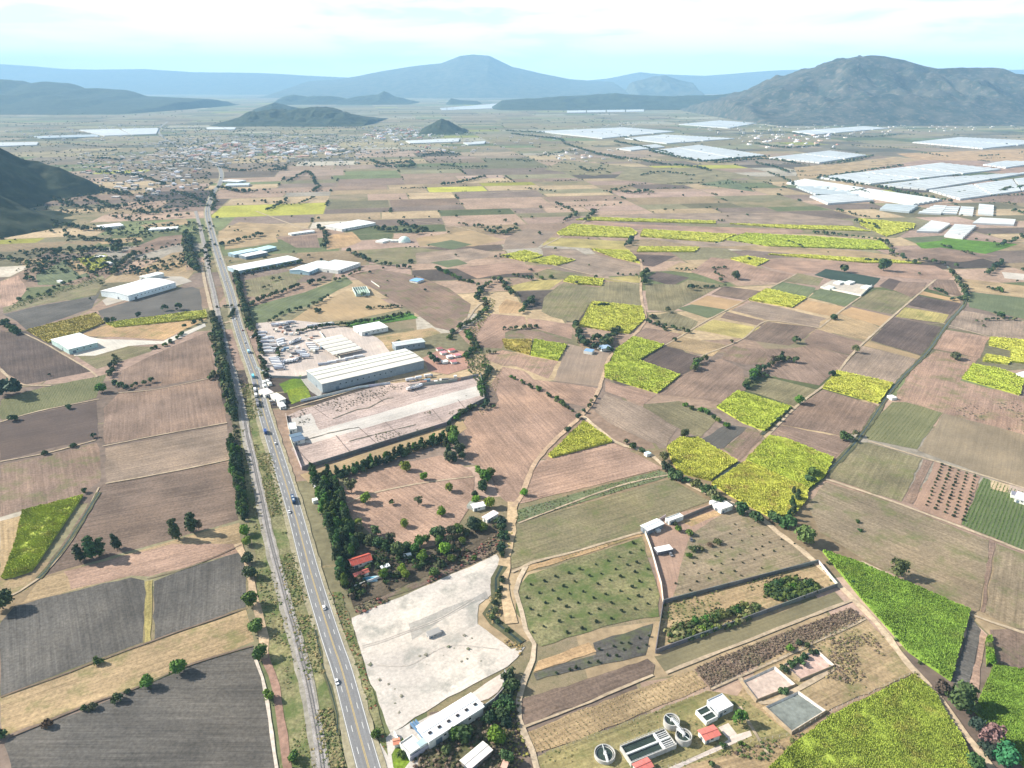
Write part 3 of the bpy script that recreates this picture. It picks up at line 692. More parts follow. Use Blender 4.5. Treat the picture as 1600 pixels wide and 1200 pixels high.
# ------------------------------------------------------------------ hills and mountains
def hill_mat(name, c1, c2, c3, scale):
    m, t, b = newmat(name, .95, .1); geo = nd(t, 'ShaderNodeNewGeometry').outputs['Position']
    x = mixc(t, rng_(t, noise(t, geo, scale, 8, .65), .42, .6), c1, c2); x = mixc(t, rng_(t, noise(t, geo, scale*3.3, 6, .7), .52, .66, 0, .7), x, c3)
    t.links.new(x, b.inputs['Base Color']); return m
HM = hill_mat('scrub hillside', (.04,.05,.03), (.10,.10,.06), (.15,.12,.09), .006)
HD = hill_mat('wooded hillside', (.018,.028,.015), (.04,.052,.025), (.08,.08,.045), .012)
HR = hill_mat('terraced foothill', (.025,.035,.025), (.075,.072,.055), (.20,.16,.13), .007)
def ridge(prof, dist, front, back, mat, name='mountain', seed=1, rough=.25, n=180, m=60, foot=0):
    """a range whose crest stands dist metres away, crest height read off the skyline"""
    P = PT(prof); xs = np.array([p[0] for p in P]); ys = np.array([p[1] for p in P])
    X = np.linspace(xs[0], xs[-1], n); Yp = np.interp(X, xs, ys)
    cx = (X-800)/FP*dist/CP*1.0; zc = dist*CP
    # height on the plane y = dist: solve exactly
    v = (600-Yp)/FP; hz = HC+dist*(-SP+v*CP)/(CP+v*SP); cx = (X-800)/FP*dist/(CP+v*SP)
    V = []; vv = np.linspace(-1, 1, m)
    for k, q in enumerate(vv):
        y = dist+(q*front if q < 0 else q*back)
        fall = (1-abs(q))**1.15 if q < 0 else (1-q)**1.3
        px = cx*(1 if q >= 0 else 1+0*q); nx = fbm(px, np.full(n, y), front*.28, 5, seed)-.5; rg = 1-abs(2*fbm(px, np.full(n, y), front*.35, 4, seed+50)-1)
        amp = 4*abs(q)*(1-abs(q))
        h = hz*fall*(1+amp*(nx*rough*3+(rg-.7)*rough*2.2))
        edge = np.minimum(1, np.minimum(np.arange(n), n-1-np.arange(n))/8.); h = h*edge+(-30)*(1-edge)
        h = np.where(abs(q) > .999, -30, h-3)
        V.append(np.stack([px, np.full(n, y)+(nx*front*.15 if abs(q) < 1 else 0), h], 1))
    V = np.concatenate(V); i, j = np.meshgrid(np.arange(n-1), np.arange(m-1)); a = (j*n+i).ravel(); F = np.stack([a, a+1, a+n+1, a+n], 1)
    tag(link(name, fast_mesh(name, V, F, mat, smooth=True)), kind='structure')
ridge('-150,112 -50,101 0,99 40,102 100,107 150,108 230,107 300,112 400,113 530,120 620,124 700,126', 26000, 5000, 3000, HM, seed=3, rough=.1)
ridge('460,128 530,123 560,118 600,110 650,102 690,98 720,86 740,84 765,86 800,103 850,115 890,123 930,126 980,128', 21000, 4500, 4000, HM, seed=5, rough=.12)
ridge('860,127 900,127 950,122 1000,112 1030,115 1100,118 1200,110 1250,108 1400,112 1600,108 1750,112', 26000, 4000, 3000, HM, seed=8, rough=.1)
ridge('975,131 985,128 1000,124 1020,118 1040,117 1060,124 1080,128 1095,131', 18000, 1500, 1500, HM, seed=9, rough=.3, n=80)
ridge('-120,135 -60,130 0,123 20,123 45,130 70,126 100,130 130,139 150,137 190,140 215,145 230,150 300,153 340,156', 10500, 2600, 1500, HD, 'hill', seed=11, rough=.35)
ridge('760,158 800,155 880,150 960,146 1040,150 1130,147 1170,140 1230,142 1300,140', 10500, 1200, 1500, HD, 'hill', seed=13, rough=.4)
ridge('430,156 440,151 460,147 480,151 500,149 520,150 540,154 560,150 590,147 600,141 612,149 640,157 660,158', 12500, 900, 1200, HD, 'hill', seed=15, rough=.5, n=120)
ridge('690,160 705,153 720,156 760,158', 12000, 400, 600, HD, 'hill', seed=16, rough=.3, n=40)
ridge('395,171 415,164 430,159 445,163 475,171', 8500, 400, 700, HD, 'hill', seed=41, rough=.3)
ridge('340,193 370,184 395,175 425,169 450,171 480,167 520,170 545,177 590,189', 6300, 450, 1100, HD, 'hill', seed=17, rough=.45)
ridge('650,206 665,197 690,184 700,187 715,196 735,206', 5200, 260, 400, HD, 'hill', seed=19, rough=.3, n=70, m=30)
ridge('1115,162 1140,154 1165,148 1200,134 1240,119 1270,107 1300,97 1340,87 1360,84 1380,86 1420,95 1460,105 1500,104 1550,104 1565,106 1580,114 1640,117 1720,120 1850,130', 7600, 1650, 2500, HR, seed=21, rough=.42, n=320, m=120)
def bump_hill(cx, cy, R, Hh, seed, sx=1., sy=1., rot=0., n=150):
    u = np.linspace(-1.3, 1.3, n); X, Y = np.meshgrid(u, u); r = np.sqrt(X**2+Y**2)
    wx = cx+(X*sx*math.cos(rot)-Y*sy*math.sin(rot))*R; wy = cy+(X*sx*math.sin(rot)+Y*sy*math.cos(rot))*R
    rr = r*(1+.5*(fbm(wx, wy, R*.55, 4, seed)-.5)); z = Hh*np.clip(1-rr, 0, 1)**1.1*(1+1.1*(fbm(wx, wy, R*.33, 5, seed+9)-.5))+26*np.clip(1.1-rr, 0, 1)*(fbm(wx, wy, 40, 5, seed+3)-.5); z = z-2*(rr > .93)
    V = np.stack([wx.ravel(), wy.ravel(), z.ravel()], 1); i, j = np.meshgrid(np.arange(n-1), np.arange(n-1)); a = (j*n+i).ravel()
    tag(link('hill', fast_mesh('hill', V, np.stack([a, a+1, a+n+1, a+n], 1), HD, smooth=True)), kind='structure')
bump_hill(-1960, 1960, 700, 470, 31, .95, .85, .25, 300)
bump_hill(-1470, 1610, 360, 150, 37, 1.1, .7, .4, 90)
# the hazy air of the valley: one closed box round camera and land, the sky outside
hz = MB(); hz.box(-44000, -3500, -40, 44000, 36000, 1330)
hm = bpy.data.materials.new('valley haze'); hm.use_nodes = True; ht = hm.node_tree; ht.nodes.clear()
ho = ht.nodes.new('ShaderNodeOutputMaterial'); hv = ht.nodes.new('ShaderNodeVolumePrincipled'); ht.links.new(hv.outputs[0], ho.inputs['Volume'])
hv.inputs['Color'].default_value = (.38, .68, 1.0, 1); hv.inputs['Density'].default_value = 5e-5; hv.inputs['Anisotropy'].default_value = .0
tag(hz.obj('haze', hm), kind='stuff')
# ------------------------------------------------------------------ buildings
WHITE = (.74,.76,.76); OFF = (.66,.66,.62); BLUEW = (.50,.68,.76); RED = (.46,.09,.06); GREYW = (.42,.43,.44)
def frame(p0, p1, p2, H):
    """p0,p1: ends of the near eave, p2: the next corner round (photo pixels at eave height)"""
    A = Vector(G(*p0, H)); B = Vector(G(*p1, H)); C = Vector(G(*p2, H)); d = (B-A).normalized(); n = Vector((-d.y, d.x))
    return A, math.atan2(d.y, d.x), (B-A).length, (C-B).dot(n)
def wall_box(x0, y0, x1, y1, z0, z1, t=.25):
    m = MB(); m.box(x0, y0, z0, x1, y0+t, z1); m.box(x0, y1-t, z0, x1, y1, z1); m.box(x0, y0+t, z0, x0+t, y1-t, z1); m.box(x1-t, y0+t, z0, x1, y1-t, z1); return m
def gable(L_, D, H, rise, over, wallc, roofc, e, panels=0, seam=0, openings=1, lights=0, axis='x', parapet=False, name=None):
    """parts of one building in its own frame: wall, roof, doors, windows"""
    w = MB(); w.box(0, 0, 0, L_, D, H-.01)
    if rise > 0:
        w.add([(0,0,H),(0,D,H),(0,D/2,H+rise),(L_,0,H),(L_,D,H),(L_,D/2,H+rise)], [(0,2,1),(3,4,5),(0,3,5,2),(1,2,5,4)])
    w.obj('wall', M['wall'], e, wallc)
    t = .18; o = over
    if rise > 0:
        n = panels or 1
        for k in range(n):
            xa = -o+(L_+2*o)*k/n; xb = -o+(L_+2*o)*(k+1)/n; g = .06 if n > 1 else 0
            for s in (0, 1):
                y0, y1 = (-o, D/2) if s == 0 else (D+o, D/2); za = H+.05-rise*o/(D/2); zb = H+.05+rise
                m = MB(); m.add([(xa+g,y0,za),(xb-g,y0,za),(xb-g,y1,zb),(xa+g,y1,zb),(xa+g,y0,za+t),(xb-g,y0,za+t),(xb-g,y1,zb+t),(xa+g,y1,zb+t)],
                      [(3,2,1,0),(4,5,6,7),(0,1,5,4),(1,2,6,5),(2,3,7,6),(3,0,4,7)])
                m.obj('roof_panel', M['metal_roof'], e, tuple(c*random.uniform(.95, 1.04) for c in roofc))
        rr = MB(); rr.bar((-o, D/2, H+rise+.3), (L_+o, D/2, H+rise+.3), .5, .18); rr.obj('ridge_cap', M['metal_roof'], e, tuple(c*.9 for c in roofc))
    else:
        r = MB(); r.box(.0, .0, H, L_, D, H+.12); r.obj('roof', M['metal_roof'], e, roofc)
        if parapet:
            p = wall_box(-.05, -.05, L_+.05, D+.05, H+.12, H+.7, .3); p.obj('parapet', M['wall'], e, wallc)
    if seam:
        for k in range(1, seam):
            y = D*k/seam; z = H+.32+(rise*(1-abs(2*y/D-1)) if rise else 0)
            s = MB(); s.bar((0, y, z), (L_, y, z), 1.7, .12); s.obj('roof_gutter', M['metal_roof'], e, (.20,.19,.16))
    if lights:
        for k in range(lights):
            x = L_*(k+.5)/lights; y = D*.3; z = H+.25+rise*.6
            s = MB(); s.box(x-.9, y-.7, z, x+.9, y+.7, z+.35); s.obj('roof_vent', M['dark'], e)
    if openings:
        d = MB(); dw = min(4, L_*.18); d.box(L_*.12, -.06, 0, L_*.12+dw, .02, min(H*.7, 4.)); d.obj('door', M['paint'], e, (.12,.16,.2))
        nw = max(1, int(L_/9)); wh = min(1.2, H*.25)
        for k in range(min(nw, 10)):
            x = L_*.12+dw+1+(L_*.8-dw)*k/nw
            if x+1.6 > L_: break
            s = MB(); s.box(x, -.05, H*.5, x+1.6, .02, H*.5+wh); s.obj('window', M['glass'], e)
        s = MB(); s.box(-.05, D*.35, 0, .02, D*.35+min(3.5, D*.3), min(H*.7, 3.6)); s.obj('door', M['paint'], e, (.10,.13,.16))
def bld(p0, p1, p2, H, label, cat='warehouse', rise=1.2, wc=OFF, rc=WHITE, name='warehouse', **k):
    A, rz, L_, D = frame(p0, p1, p2, H)
    if D < 0: D = -D; A = A+Vector((math.sin(rz), -math.cos(rz)))*D
    grp = k.pop('group', None); e = empty(name, (A.x, A.y, 0), rz, label, cat, grp)
    gable(L_, max(D, 3), H, rise, k.pop('over', .6), wc, rc, e, **k); return e, L_, D
bld((200,462),(274,441),(245,431), 9, 'long white warehouse with pitched roof in its own grey plot left of the highway', panels=8, rise=2.5, wc=(.70,.76,.78))
bld((228,434),(256,427),(250,424), 7, 'small white annex behind the far end of the long white warehouse', 'annex', rise=.8, name='annex', openings=0)
bld((107,546),(152,535),(116,522), 7, 'smaller white roofed warehouse at the end of the pale gravel drive', panels=4, rise=1.2, wc=(.40,.52,.50))
bld((503,600),(662,563),(633,545), 11, 'largest warehouse with huge cream roof and dark gutters beside the empty lot', panels=0, rise=1.6, wc=(.26,.30,.33), rc=(.64,.62,.55), seam=4, name='warehouse')
bld((486,583),(506,578),(504,573), 7, 'low blue roofed lean-to behind the near end of the largest warehouse', 'annex', rise=0, rc=(.35,.50,.56), name='annex', openings=0)
bld((618,541),(664,534),(653,529), 8, 'narrow grey roofed hall behind the far end of the largest warehouse', rise=.8, wc=(.24,.28,.31), rc=(.52,.55,.56), panels=5)
bld((565,519),(606,511),(589,503), 6, 'white flat roofed building beside the green garden', 'building', rise=.6, name='building', rc=WHITE, panels=4)
bld((366,398),(402,391),(395,388), 6, 'pale blue roofed shed nearest the highway in the far industrial group', 'shed', rise=.8, rc=BLUEW, name='shed', wc=(.25,.33,.38))
bld((406,392),(432,386),(422,383), 6, 'pale turquoise roofed shed at the far corner of the industrial group', 'shed', rise=.8, rc=(.48,.70,.72), name='shed', wc=(.3,.4,.42))
bld((384,401),(418,394),(410,391), 6, 'white roofed open shed in front of the pale blue one', 'shed', rise=.6, rc=WHITE, name='shed', wc=(.18,.22,.25))
bld((373,423),(468,405),(452,399), 7, 'very long narrow white roofed shed beside the dark hedge', 'shed', rise=.9, name='shed', panels=9, wc=(.35,.45,.5))
bld((482,425),(502,417),(484,410), 6, 'steep white hall standing before its twin at the end of the long shed', 'hall', rise=3, rc=(.72,.80,.84), name='hall', wc=(.4,.55,.62))
bld((502,417),(520,411),(504,405), 6, 'pale hall just behind its steep white twin', 'hall', rise=2.5, rc=(.70,.80,.84), name='hall', wc=(.4,.55,.62))
bld((528,423),(563,411),(544,399), 6, 'broad flat white roof at the right end of the industrial group', 'building', rise=0, name='building', parapet=True)
bld((534,358),(587,348),(573,341), 6, 'wide white roofed plant standing alone beyond the industrial group', 'plant', rise=.8, name='factory', panels=6)
bld((157,356),(193,352),(190,348), 5, 'small white roof among fields near the dark hill', 'shed', rise=.6, name='shed')
bld((232,359),(276,357),(274,354), 4, 'thin white greenhouse roof left of the highway', 'greenhouse', rise=.5, name='greenhouse', openings=0)
bld((345,283),(372,284),(372,281), 5, 'white shed at the bend of the highway', 'shed', rise=.5, name='shed')
bld((352,290),(388,289),(385,286), 6, 'grey roofed works beside the highway bend', 'works', rise=.6, name='works', rc=(.5,.56,.6))
bld((455,366),(492,361),(490,359), 4, 'thin pale shed along a field path', 'shed', rise=.4, name='shed')
for i, (a, b, c, l) in enumerate((((170,412),(178,410),(175,407),'tiny pale farmhouse beside the yellow field'), ((93,440),(98,439),(96,437),'tiny white hut on the striped allotments'), ((158,402),(166,400),(163,397),'cream farmhouse above the yellow field'))):
    bld(a, b, c, 3.2, l, 'farmhouse', rise=.5, name='farmhouse', openings=0)
# the covered yard with five roof bays
A, rz, L_, D = frame((520,555),(566,545),(540,521), 5)
e = empty('covered_yard', (A.x, A.y, 0), rz, 'pale striped roof of five bays between truck yard and largest warehouse', 'covered yard')
for k in range(5):
    y0, y1 = D*k/5+.9, D*(k+1)/5-.9; ym = (y0+y1)/2
    m = MB(); m.add([(0,y0,5),(L_,y0,5),(L_,ym,6),(0,ym,6),(0,y1,5),(L_,y1,5)], [(0,1,2,3),(3,2,5,4)]); m.obj('roof_bay', M['metal_roof'], e, (.62,.60,.54))
    for x in np.linspace(.5, L_-.5, 5): p = MB(); p.cyl(x, y0, 0, 5, .2, n=6); p.obj('post', M['paint'], e, (.3,.3,.3))
# farm with the walled field
bld((1012,829),(1037,818),(1026,811), 4.5, 'largest white roof of the walled farm with a dark shaded front', 'barn', rise=.6, name='barn', wc=(.2,.22,.25), panels=3)
bld((1046,815),(1068,807),(1062,802), 3.6, 'small white roof against the rear farm wall between barn and corner house', 'house', rise=0, name='house', parapet=True)
bld((1127,797),(1145,791),(1128,782), 4, 'white farmhouse at the far corner of the walled farm', 'farmhouse', rise=0, name='farmhouse', parapet=True, rc=(.72,.70,.68))
bld((1113,786),(1124,783),(1121,779), 3.2, 'tiny white outbuilding touching the corner farmhouse', 'outbuilding', rise=0, name='outbuilding', openings=0)
bld((1028,863),(1052,858),(1048,850), 3.2, 'lone white carport roof on the pinkish yard of the walled farm', 'carport', rise=0, name='carport', openings=0, wc=(.12,.12,.14))
bld((1027,830),(1033,828),(1031,826), 2, 'white trailer parked in the shade of the barn', 'trailer', rise=0, name='trailer', openings=0)
# works at the bottom beside the bare lot
e, L_, D = bld((670,1158),(755,1104),(737,1083), 6.5, 'long white roofed factory with dark roof vents below the bare lot', 'factory', rise=.7, name='factory', lights=6, panels=7, rc=(.80,.80,.80))
bld((734,1201),(768,1172),(752,1162), 4, 'plain cream roofed shed at the bottom edge of the picture', 'shed', rise=.3, name='shed', rc=(.72,.70,.63), wc=(.2,.18,.17))
bld((616,1163),(624,1161),(622,1156), 3, 'tiny gatehouse with an orange roof beside the highway', 'gatehouse', rise=.5, name='gatehouse', rc=(.62,.26,.16), openings=0)
bld((640,1180),(660,1166),(645,1148), 3.5, 'pale flat office block at the highway end of the factory', 'office', rise=0, name='office', rc=(.66,.62,.58), parapet=True)
bld((656,1168),(668,1160),(662,1152), 4.5, 'small glass roofed box between office and factory', 'annex', rise=0, name='annex', rc=(.35,.46,.5), openings=0)
bld((784,1198),(790,1200),(789,1184), 3, 'narrow pinkish roof beside the cream shed', 'hut', rise=.3, name='hut', rc=(.6,.38,.3), openings=0)
for k, (a, b) in enumerate((((641,1130),(660,1152)),((645,1128),(664,1150)),((649,1126),(668,1147)))):
    A = Vector(G(*a, 4)); B = Vector(G(*b, 4)); e = empty('pipe_stack', (A.x, A.y, 0), 0, ['blue pipe stack nearest the office block','blue pipe stack in the middle of its three','blue pipe stack nearest the factory roof'][k], 'pipes', 'blue pipe stacks at the factory')
    for q in range(2): m = MB(); m.bar((0, q*.9, 3.6), (B.x-A.x, B.y-A.y+q*.9, 3.6), .55, .55); m.obj('pipe', M['paint'], e, (.12,.22,.36))
    m = MB(); m.box(-.3, -.3, 0, .3, 1.2, 3.3); m.obj('support', M['paint'], e, (.4,.4,.4))
# houses round the orchard
bld((550,884),(581,874),(577,864), 4, 'house with a long rosy red tiled roof under the dark trees', 'house', rise=2, name='house', rc=RED, panels=6)
bld((555,901),(576,893),(572,889), 3.2, 'low red roofed pavilion in front of the rosy red house', 'pavilion', rise=1, name='pavilion', rc=(.62,.16,.12), panels=4)
bld((597,889),(610,884),(606,880), 3, 'small white roofed hut right of the rosy red house', 'hut', rise=0, name='hut')
bld((631,869),(643,867),(640,864), 3, 'small white roof among trees near the bright green crowns', 'hut', rise=0, name='hut')
bld((740,794),(758,790),(756,784), 3.5, 'white roofed cottage beside the orchard, left of its neighbour', 'cottage', rise=.3, name='cottage', rc=(.78,.76,.80))
bld((729,790),(739,792),(745,785), 3, 'olive roofed lean-to touching the left cottage', 'lean-to', rise=0, name='lean_to', rc=(.28,.30,.25), openings=0)
bld((761,812),(778,802),(771,798), 3.5, 'white roofed cottage right of its neighbour beside the dirt road', 'cottage', rise=.3, name='cottage', rc=(.76,.70,.68))
bld((497,766),(507,763),(503,752), 4, 'white house between dark trees beside the highway', 'house', rise=.3, name='house', rc=(.76,.76,.82))
bld((489,783),(497,781),(496,777), 3, 'tiny white hut between the highway and the dark tree belt', 'hut', rise=0, name='hut', openings=0)
# roadside buildings by the queue of trucks
bld((414,617),(428,613),(424,604), 4.5, 'pink white canopy beside the highway opposite the queue of trucks', 'canopy', rise=0, name='canopy', rc=(.70,.62,.60))
bld((436,626),(446,623),(442,611), 4.5, 'cream building beside the lawn of the warehouse', 'building', rise=.4, name='building', rc=(.72,.68,.58))
bld((438,636),(447,634),(444,627), 3.5, 'low white hut at the corner of the warehouse lawn', 'hut', rise=0, name='hut')
bld((452,672),(464,670),(460,660), 4, 'white office hut at the gate of the empty lot', 'office', rise=0, name='office', parapet=True)
bld((459,690),(476,686),(468,676), 4.5, 'dark blue roofed building inside the gate of the empty lot', 'building', rise=.5, name='building', rc=(.10,.15,.22))
for i, (x, y) in enumerate(((412,597),(416,596),(420,600),(412,603))):
    bld((x,y),(x+5,y-1.2),(x+4,y-4), 3, ['tiny white kiosk nearest the highway of its cluster','white kiosk in the middle of its cluster by the verge','white kiosk farthest from the highway in its cluster','low white kiosk in front of its cluster'][i], 'kiosk', rise=0, name='kiosk', openings=0, group='roadside kiosks')
bld((1011,710),(1018,708),(1016,704), 3, 'small pale blue hut beside the dirt road', 'hut', rise=0, name='hut', rc=(.5,.66,.74), openings=0)
bld((1394,622),(1402,621),(1400,616), 3, 'tiny white hut beside the ditch', 'hut', rise=0, name='hut', openings=0)
bld((1586,778),(1612,786),(1616,776), 4, 'white roofed farm building at the right edge near the green rows', 'farm building', rise=.3, name='farm_building', rc=(.7,.68,.74))
bld((1580,773),(1592,776),(1594,770), 3, 'small dark roofed shelter beside the farm building at the right edge', 'shelter', rise=0, name='shelter', rc=(.2,.2,.24), openings=0)
bld((1588,584),(1600,588),(1604,580), 4, 'white house beside the far yellow green plot', 'house', rise=.2, name='house')
for i, (x, y) in enumerate(((1287,449),(1302,441),(1318,441),(1345,448))):
    bld((x,y),(x+10,y+2),(x+14,y-2), 3, 'small pale building in the walled farmyard beside the dark green plot, number '[:-9].strip(' ,')+[' at its near wall',' at its far corner',' in its middle',' at its right end'][i], 'outbuilding', rise=0, name='outbuilding', rc=(.66,.70,.68), openings=0)
bld((912,548),(925,550),(928,546), 4, 'blue roofed hut among the trees of the green grove', 'hut', rise=0, name='hut', rc=(.2,.36,.6), openings=0)
bld((940,545),(955,543),(950,538), 4, 'grey blue roofed barn at the edge of the green grove', 'barn', rise=.4, name='barn', rc=(.35,.5,.66), openings=0)
bld((640,438),(652,440),(655,435), 3.5, 'small blue roofed hut in the brown field', 'hut', rise=.3, name='hut', rc=(.2,.42,.75), openings=0)
bld((598,378),(612,374),(606,371), 3.5, 'pale hut beside the dome', 'hut', rise=0, name='hut', openings=0)
for i, (x, y, c) in enumerate(((676,560,(.6,.25,.28)),(690,552,(.62,.3,.32)),(703,548,(.5,.12,.12)),(700,558,(.7,.6,.6)),(712,556,(.6,.25,.28)),(692,566,(.75,.72,.7)),(706,566,(.55,.2,.2)),(684,546,(.3,.1,.1)))):
    bld((x,y),(x+8,y-1.5),(x+6,y-4), 3, ['rosy','pale rosy','deep red','pinkish white','light red','white','brick red','dark red'][i]+' roofed hut in the scrap yard behind the largest warehouse', 'hut', rise=.2, name='hut', rc=c, openings=0)
# white geodesic dome
c = Vector(G(632, 378)); e = empty('dome', (c.x, c.y, 0), 0, 'pale green white dome standing alone among fields', 'dome')
v = []; f = []; R_ = 13
for i in range(6):
    for k in range(16):
        a = math.pi/2*i/6; b = 2*math.pi*k/16; v.append((R_*math.cos(a)*math.cos(b), R_*math.cos(a)*math.sin(b), 2+R_*.8*math.sin(a)))
v.append((0, 0, 2+R_*.8))
for i in range(5):
    for k in range(16): f.append((i*16+k, i*16+(k+1)%16, (i+1)*16+(k+1)%16, (i+1)*16+k))
for k in range(16): f.append((80+k, 80+(k+1)%16, 96))
link('dome_shell', pydata('dome_shell', v, f, M['paint']), e, (.58,.72,.66)); m = MB(); m.cyl(0, 0, 0, 2, 14, n=24); m.obj('plinth', M['wall'], e, OFF)
m = MB(); m.box(-30, -6, 0, -13.5, 6, 4); m.obj('annex', M['wall'], e, (.65,.66,.62))
# net house
A, rz, L_, D = frame((556,459),(578,457),(570,447), 5); e = empty('net_house', (A.x, A.y, 0), rz, 'small pale green net house at the corner of two fields', 'net house')
wall_box(0, 0, L_, abs(D), 0, 4.5, .2).obj('net_wall', M['paint'], e, (.40,.52,.48)); m = MB()
for k in range(7): m.bar((L_*k/6, 0, 5), (L_*k/6, abs(D), 5), .5)
m.obj('roof_beam', M['paint'], e, (.7,.75,.7)); link('beds', pydata('beds', [(1,1,.6),(L_-1,1,.6),(L_-1,abs(D)-1,.6),(1,abs(D)-1,.6)], [(0,1,2,3)], M['dirt']), e, (.2,.3,.24))

# ------------------------------------------------------------------ walls
def garden_wall(s, H, label, col=(.34,.32,.31), t=.35, name='boundary_wall', close=False):
    P = [Vector(p) for p in GP(PT(s))]
    if close: P.append(P[0])
    e = empty(name, (P[0].x, P[0].y, 0), 0, label, 'wall'); 
    for a, b in zip(P, P[1:]):
        n = max(1, int((b-a).length/12)); d = (b-a)/n; u = d.normalized()
        for k in range(n):
            p = a+d*k-P[0]; q = a+d*(k+1)-P[0]; m = MB(); g = u*.09
            m.bar((*(p+g), H/2), (*(q-g), H/2), t, H)
            m.obj('wall_panel', M['wall'], e, tuple(c*random.uniform(.9, 1.08) for c in col))
garden_wall('472,735 600,695 698,665 708,655 735,638 757,627 751,588', 4.2, 'long grey wall round the near side of the empty industrial lot', (.17,.17,.17), .5)  # wall colour darkened to stand for its shaded side
garden_wall('447,650 455,690 472,735', 3.5, 'grey wall between the empty industrial lot and the highway', (.42,.38,.35))
garden_wall('640,605 700,598 748,588', 3.5, 'dark wall between the empty lot and the scrap yard', (.34,.32,.30))
garden_wall('1278,880 1036,943', 3.2, 'far shade-painted wall of the narrow scrub paddock', (.15,.15,.15), .5)  # shadow side put into the wall colour
garden_wall('1308,917 1024,1021', 3.2, 'near shade-painted wall of the narrow scrub paddock', (.16,.16,.16), .5)  # wall colour carries painted shade
garden_wall('1036,943 1024,1021', 3.2, 'short end wall of the narrow scrub paddock', (.15,.15,.15), .5)  # same dark colour with the shade painted in
garden_wall('1278,880 1308,917', 3., 'pale end wall of the scrub paddock facing the dirt road', (.62,.58,.54))
garden_wall('1006,829 1018,862 1033,915 1036,943', 2.8, 'cream wall along the left side of the farm yard', (.62,.56,.50))
garden_wall('1065,812 1112,793', 3.2, 'shade-painted rear wall of the farm behind the straw coloured paddock', (.17,.16,.15), .4)  # shade of the wall face put into its colour
garden_wall('616,1148 641,1190', 2.8, 'white wall between office yard and roadside lawn', (.75,.75,.75))
garden_wall('641,1190 700,1150 757,1108 772,1097 786,1082 789,1052', 3.2, 'curving grey wall on the near side of the long factory', (.38,.38,.40))
garden_wall('1040,808 1006,829', 2.6, 'wall behind the largest farm roof', (.45,.42,.40))
garden_wall('554,919 593,904', 2.4, 'white wall in front of the rosy red house', (.78,.78,.80))
garden_wall('400,575 425,590 470,592 560,570 600,560', 3., 'grey wall between truck yard and largest warehouse', (.3,.32,.34), .5)
garden_wall('470,628 520,617 560,607 610,600', 2.8, 'pale wall in front of the largest warehouse', (.6,.62,.62))
garden_wall('500,520 523,552 532,562', 3., 'pale wall between truck yard and striped roof', (.6,.58,.52))
garden_wall('1282,450 1345,463 1362,447', 3., 'white wall round the farmyard beside the dark green plot', (.7,.68,.64), .6)
garden_wall('593,449 580,440', 2, 'thin pale wall near the net house', (.6,.58,.55))
bld((670,995),(690,987),(684,980), 2.2, 'small grey roofless ruin in the middle of the bare lot', 'ruin', rise=0, name='ruin', rc=(.30,.29,.28), wc=(.42,.40,.38))
# swimming pool behind the white wall
A = G(560, 912); e = empty('swimming_pool', (*A, 0), .15, 'blue tiled pool court in front of the rosy red house', 'pool')
m = MB(); m.box(0, 0, .55, 13, 6, .68); m.obj('pool_deck', M['wall'], e, (.30,.46,.55)); m = MB(); m.box(2, 1, .69, 11, 5, .72); m.obj('pool_water', plain('pool blue water', (.03,.22,.34), .08, .05, 1, .6), e)

# ------------------------------------------------------------------ water works
CON = (.42,.41,.39)
def round_tank(px, py, r, H, label, arm=0.6, water=(.03,.045,.04)):
    c = G(px, py, H); e = empty('settling_tank', (*c, 0), arm, label, 'settling tank')
    m = MB(); m.ring(0, 0, 0, H, r-.45, r, 40); m.obj('tank_wall', M['wall'], e, CON)
    m = MB(); m.ring(0, 0, H-1.1, H-.8, r-1.25, r-.95, 40); m.obj('weir_ring', M['wall'], e, (.45,.44,.42))
    m = MB(); m.cyl(0, 0, 0, H-1.0, r-.46, n=40); m.obj('water', M['water'], e)
    m = MB(); m.cyl(0, 0, 0, H+.5, .7, n=16); m.obj('centre_column', M['wall'], e, (.6,.6,.6))
    m = MB(); m.box(-r-.4, -.5, H+.05, .6, .5, H+.3); m.obj('walkway', M['paint'], e, (.62,.64,.64))
    m = MB(); m.box(-.3, -.15, H-.2, r-.5, .15, H+.05); m.obj('scraper_arm', M['paint'], e, (.55,.6,.6))
    for s in (-.5, .5):
        m = MB(); m.bar((-r-.4, s, H+1.2), (.6, s, H+1.2), .08)
        for k in range(6): m.bar((-r-.4+(r+1)*k/5, s, H+.3), (-r-.4+(r+1)*k/5, s, H+1.2), .07)
        m.obj('handrail', M['paint'], e, (.7,.72,.72))
    return e
round_tank(945, 1176, 5.4, 2.6, 'lone round tank with thick pale rim at the bottom left of the water works', 1.7)
round_tank(1049.6, 1124, 4.3, 4.2, 'far round tank of the pair joined by a walkway', 2.3)
round_tank(1068.5, 1148, 4.3, 4.2, 'near round tank of the pair joined by a walkway', -.9)
a = Vector((*G(1049.6,1124,4.2), 4.4)); b = Vector((*G(1068.5,1148,4.2), 4.4)); e = empty('footbridge', (a.x, a.y, 0), 0, 'white footbridge joining the two round tanks', 'footbridge')
m = MB(); m.bar((0, 0, 4.75), (*(b-a).xy, 4.75), 1.0, .2); m.obj('deck', M['paint'], e, (.7,.7,.72))
for s in (-.5, .5): m = MB(); n_ = Vector((-(b-a).y, (b-a).x)).normalized()*s; m.bar((n_.x, n_.y, 5.7), (*((b-a).xy+n_), 5.7), .08); m.obj('handrail', M['paint'], e, (.75,.75,.78))
A, rz, L_, D = frame((986.6,1192),(1057.5,1163),(1038,1137.5), 3.4); D = abs(D)
e = empty('aeration_basin', (A.x, A.y, 0), rz, 'long rectangular basin of dark water split by white walkways', 'basin')
wall_box(0, 0, L_, D, 0, 3.4, .45).obj('basin_wall', M['wall'], e, CON)
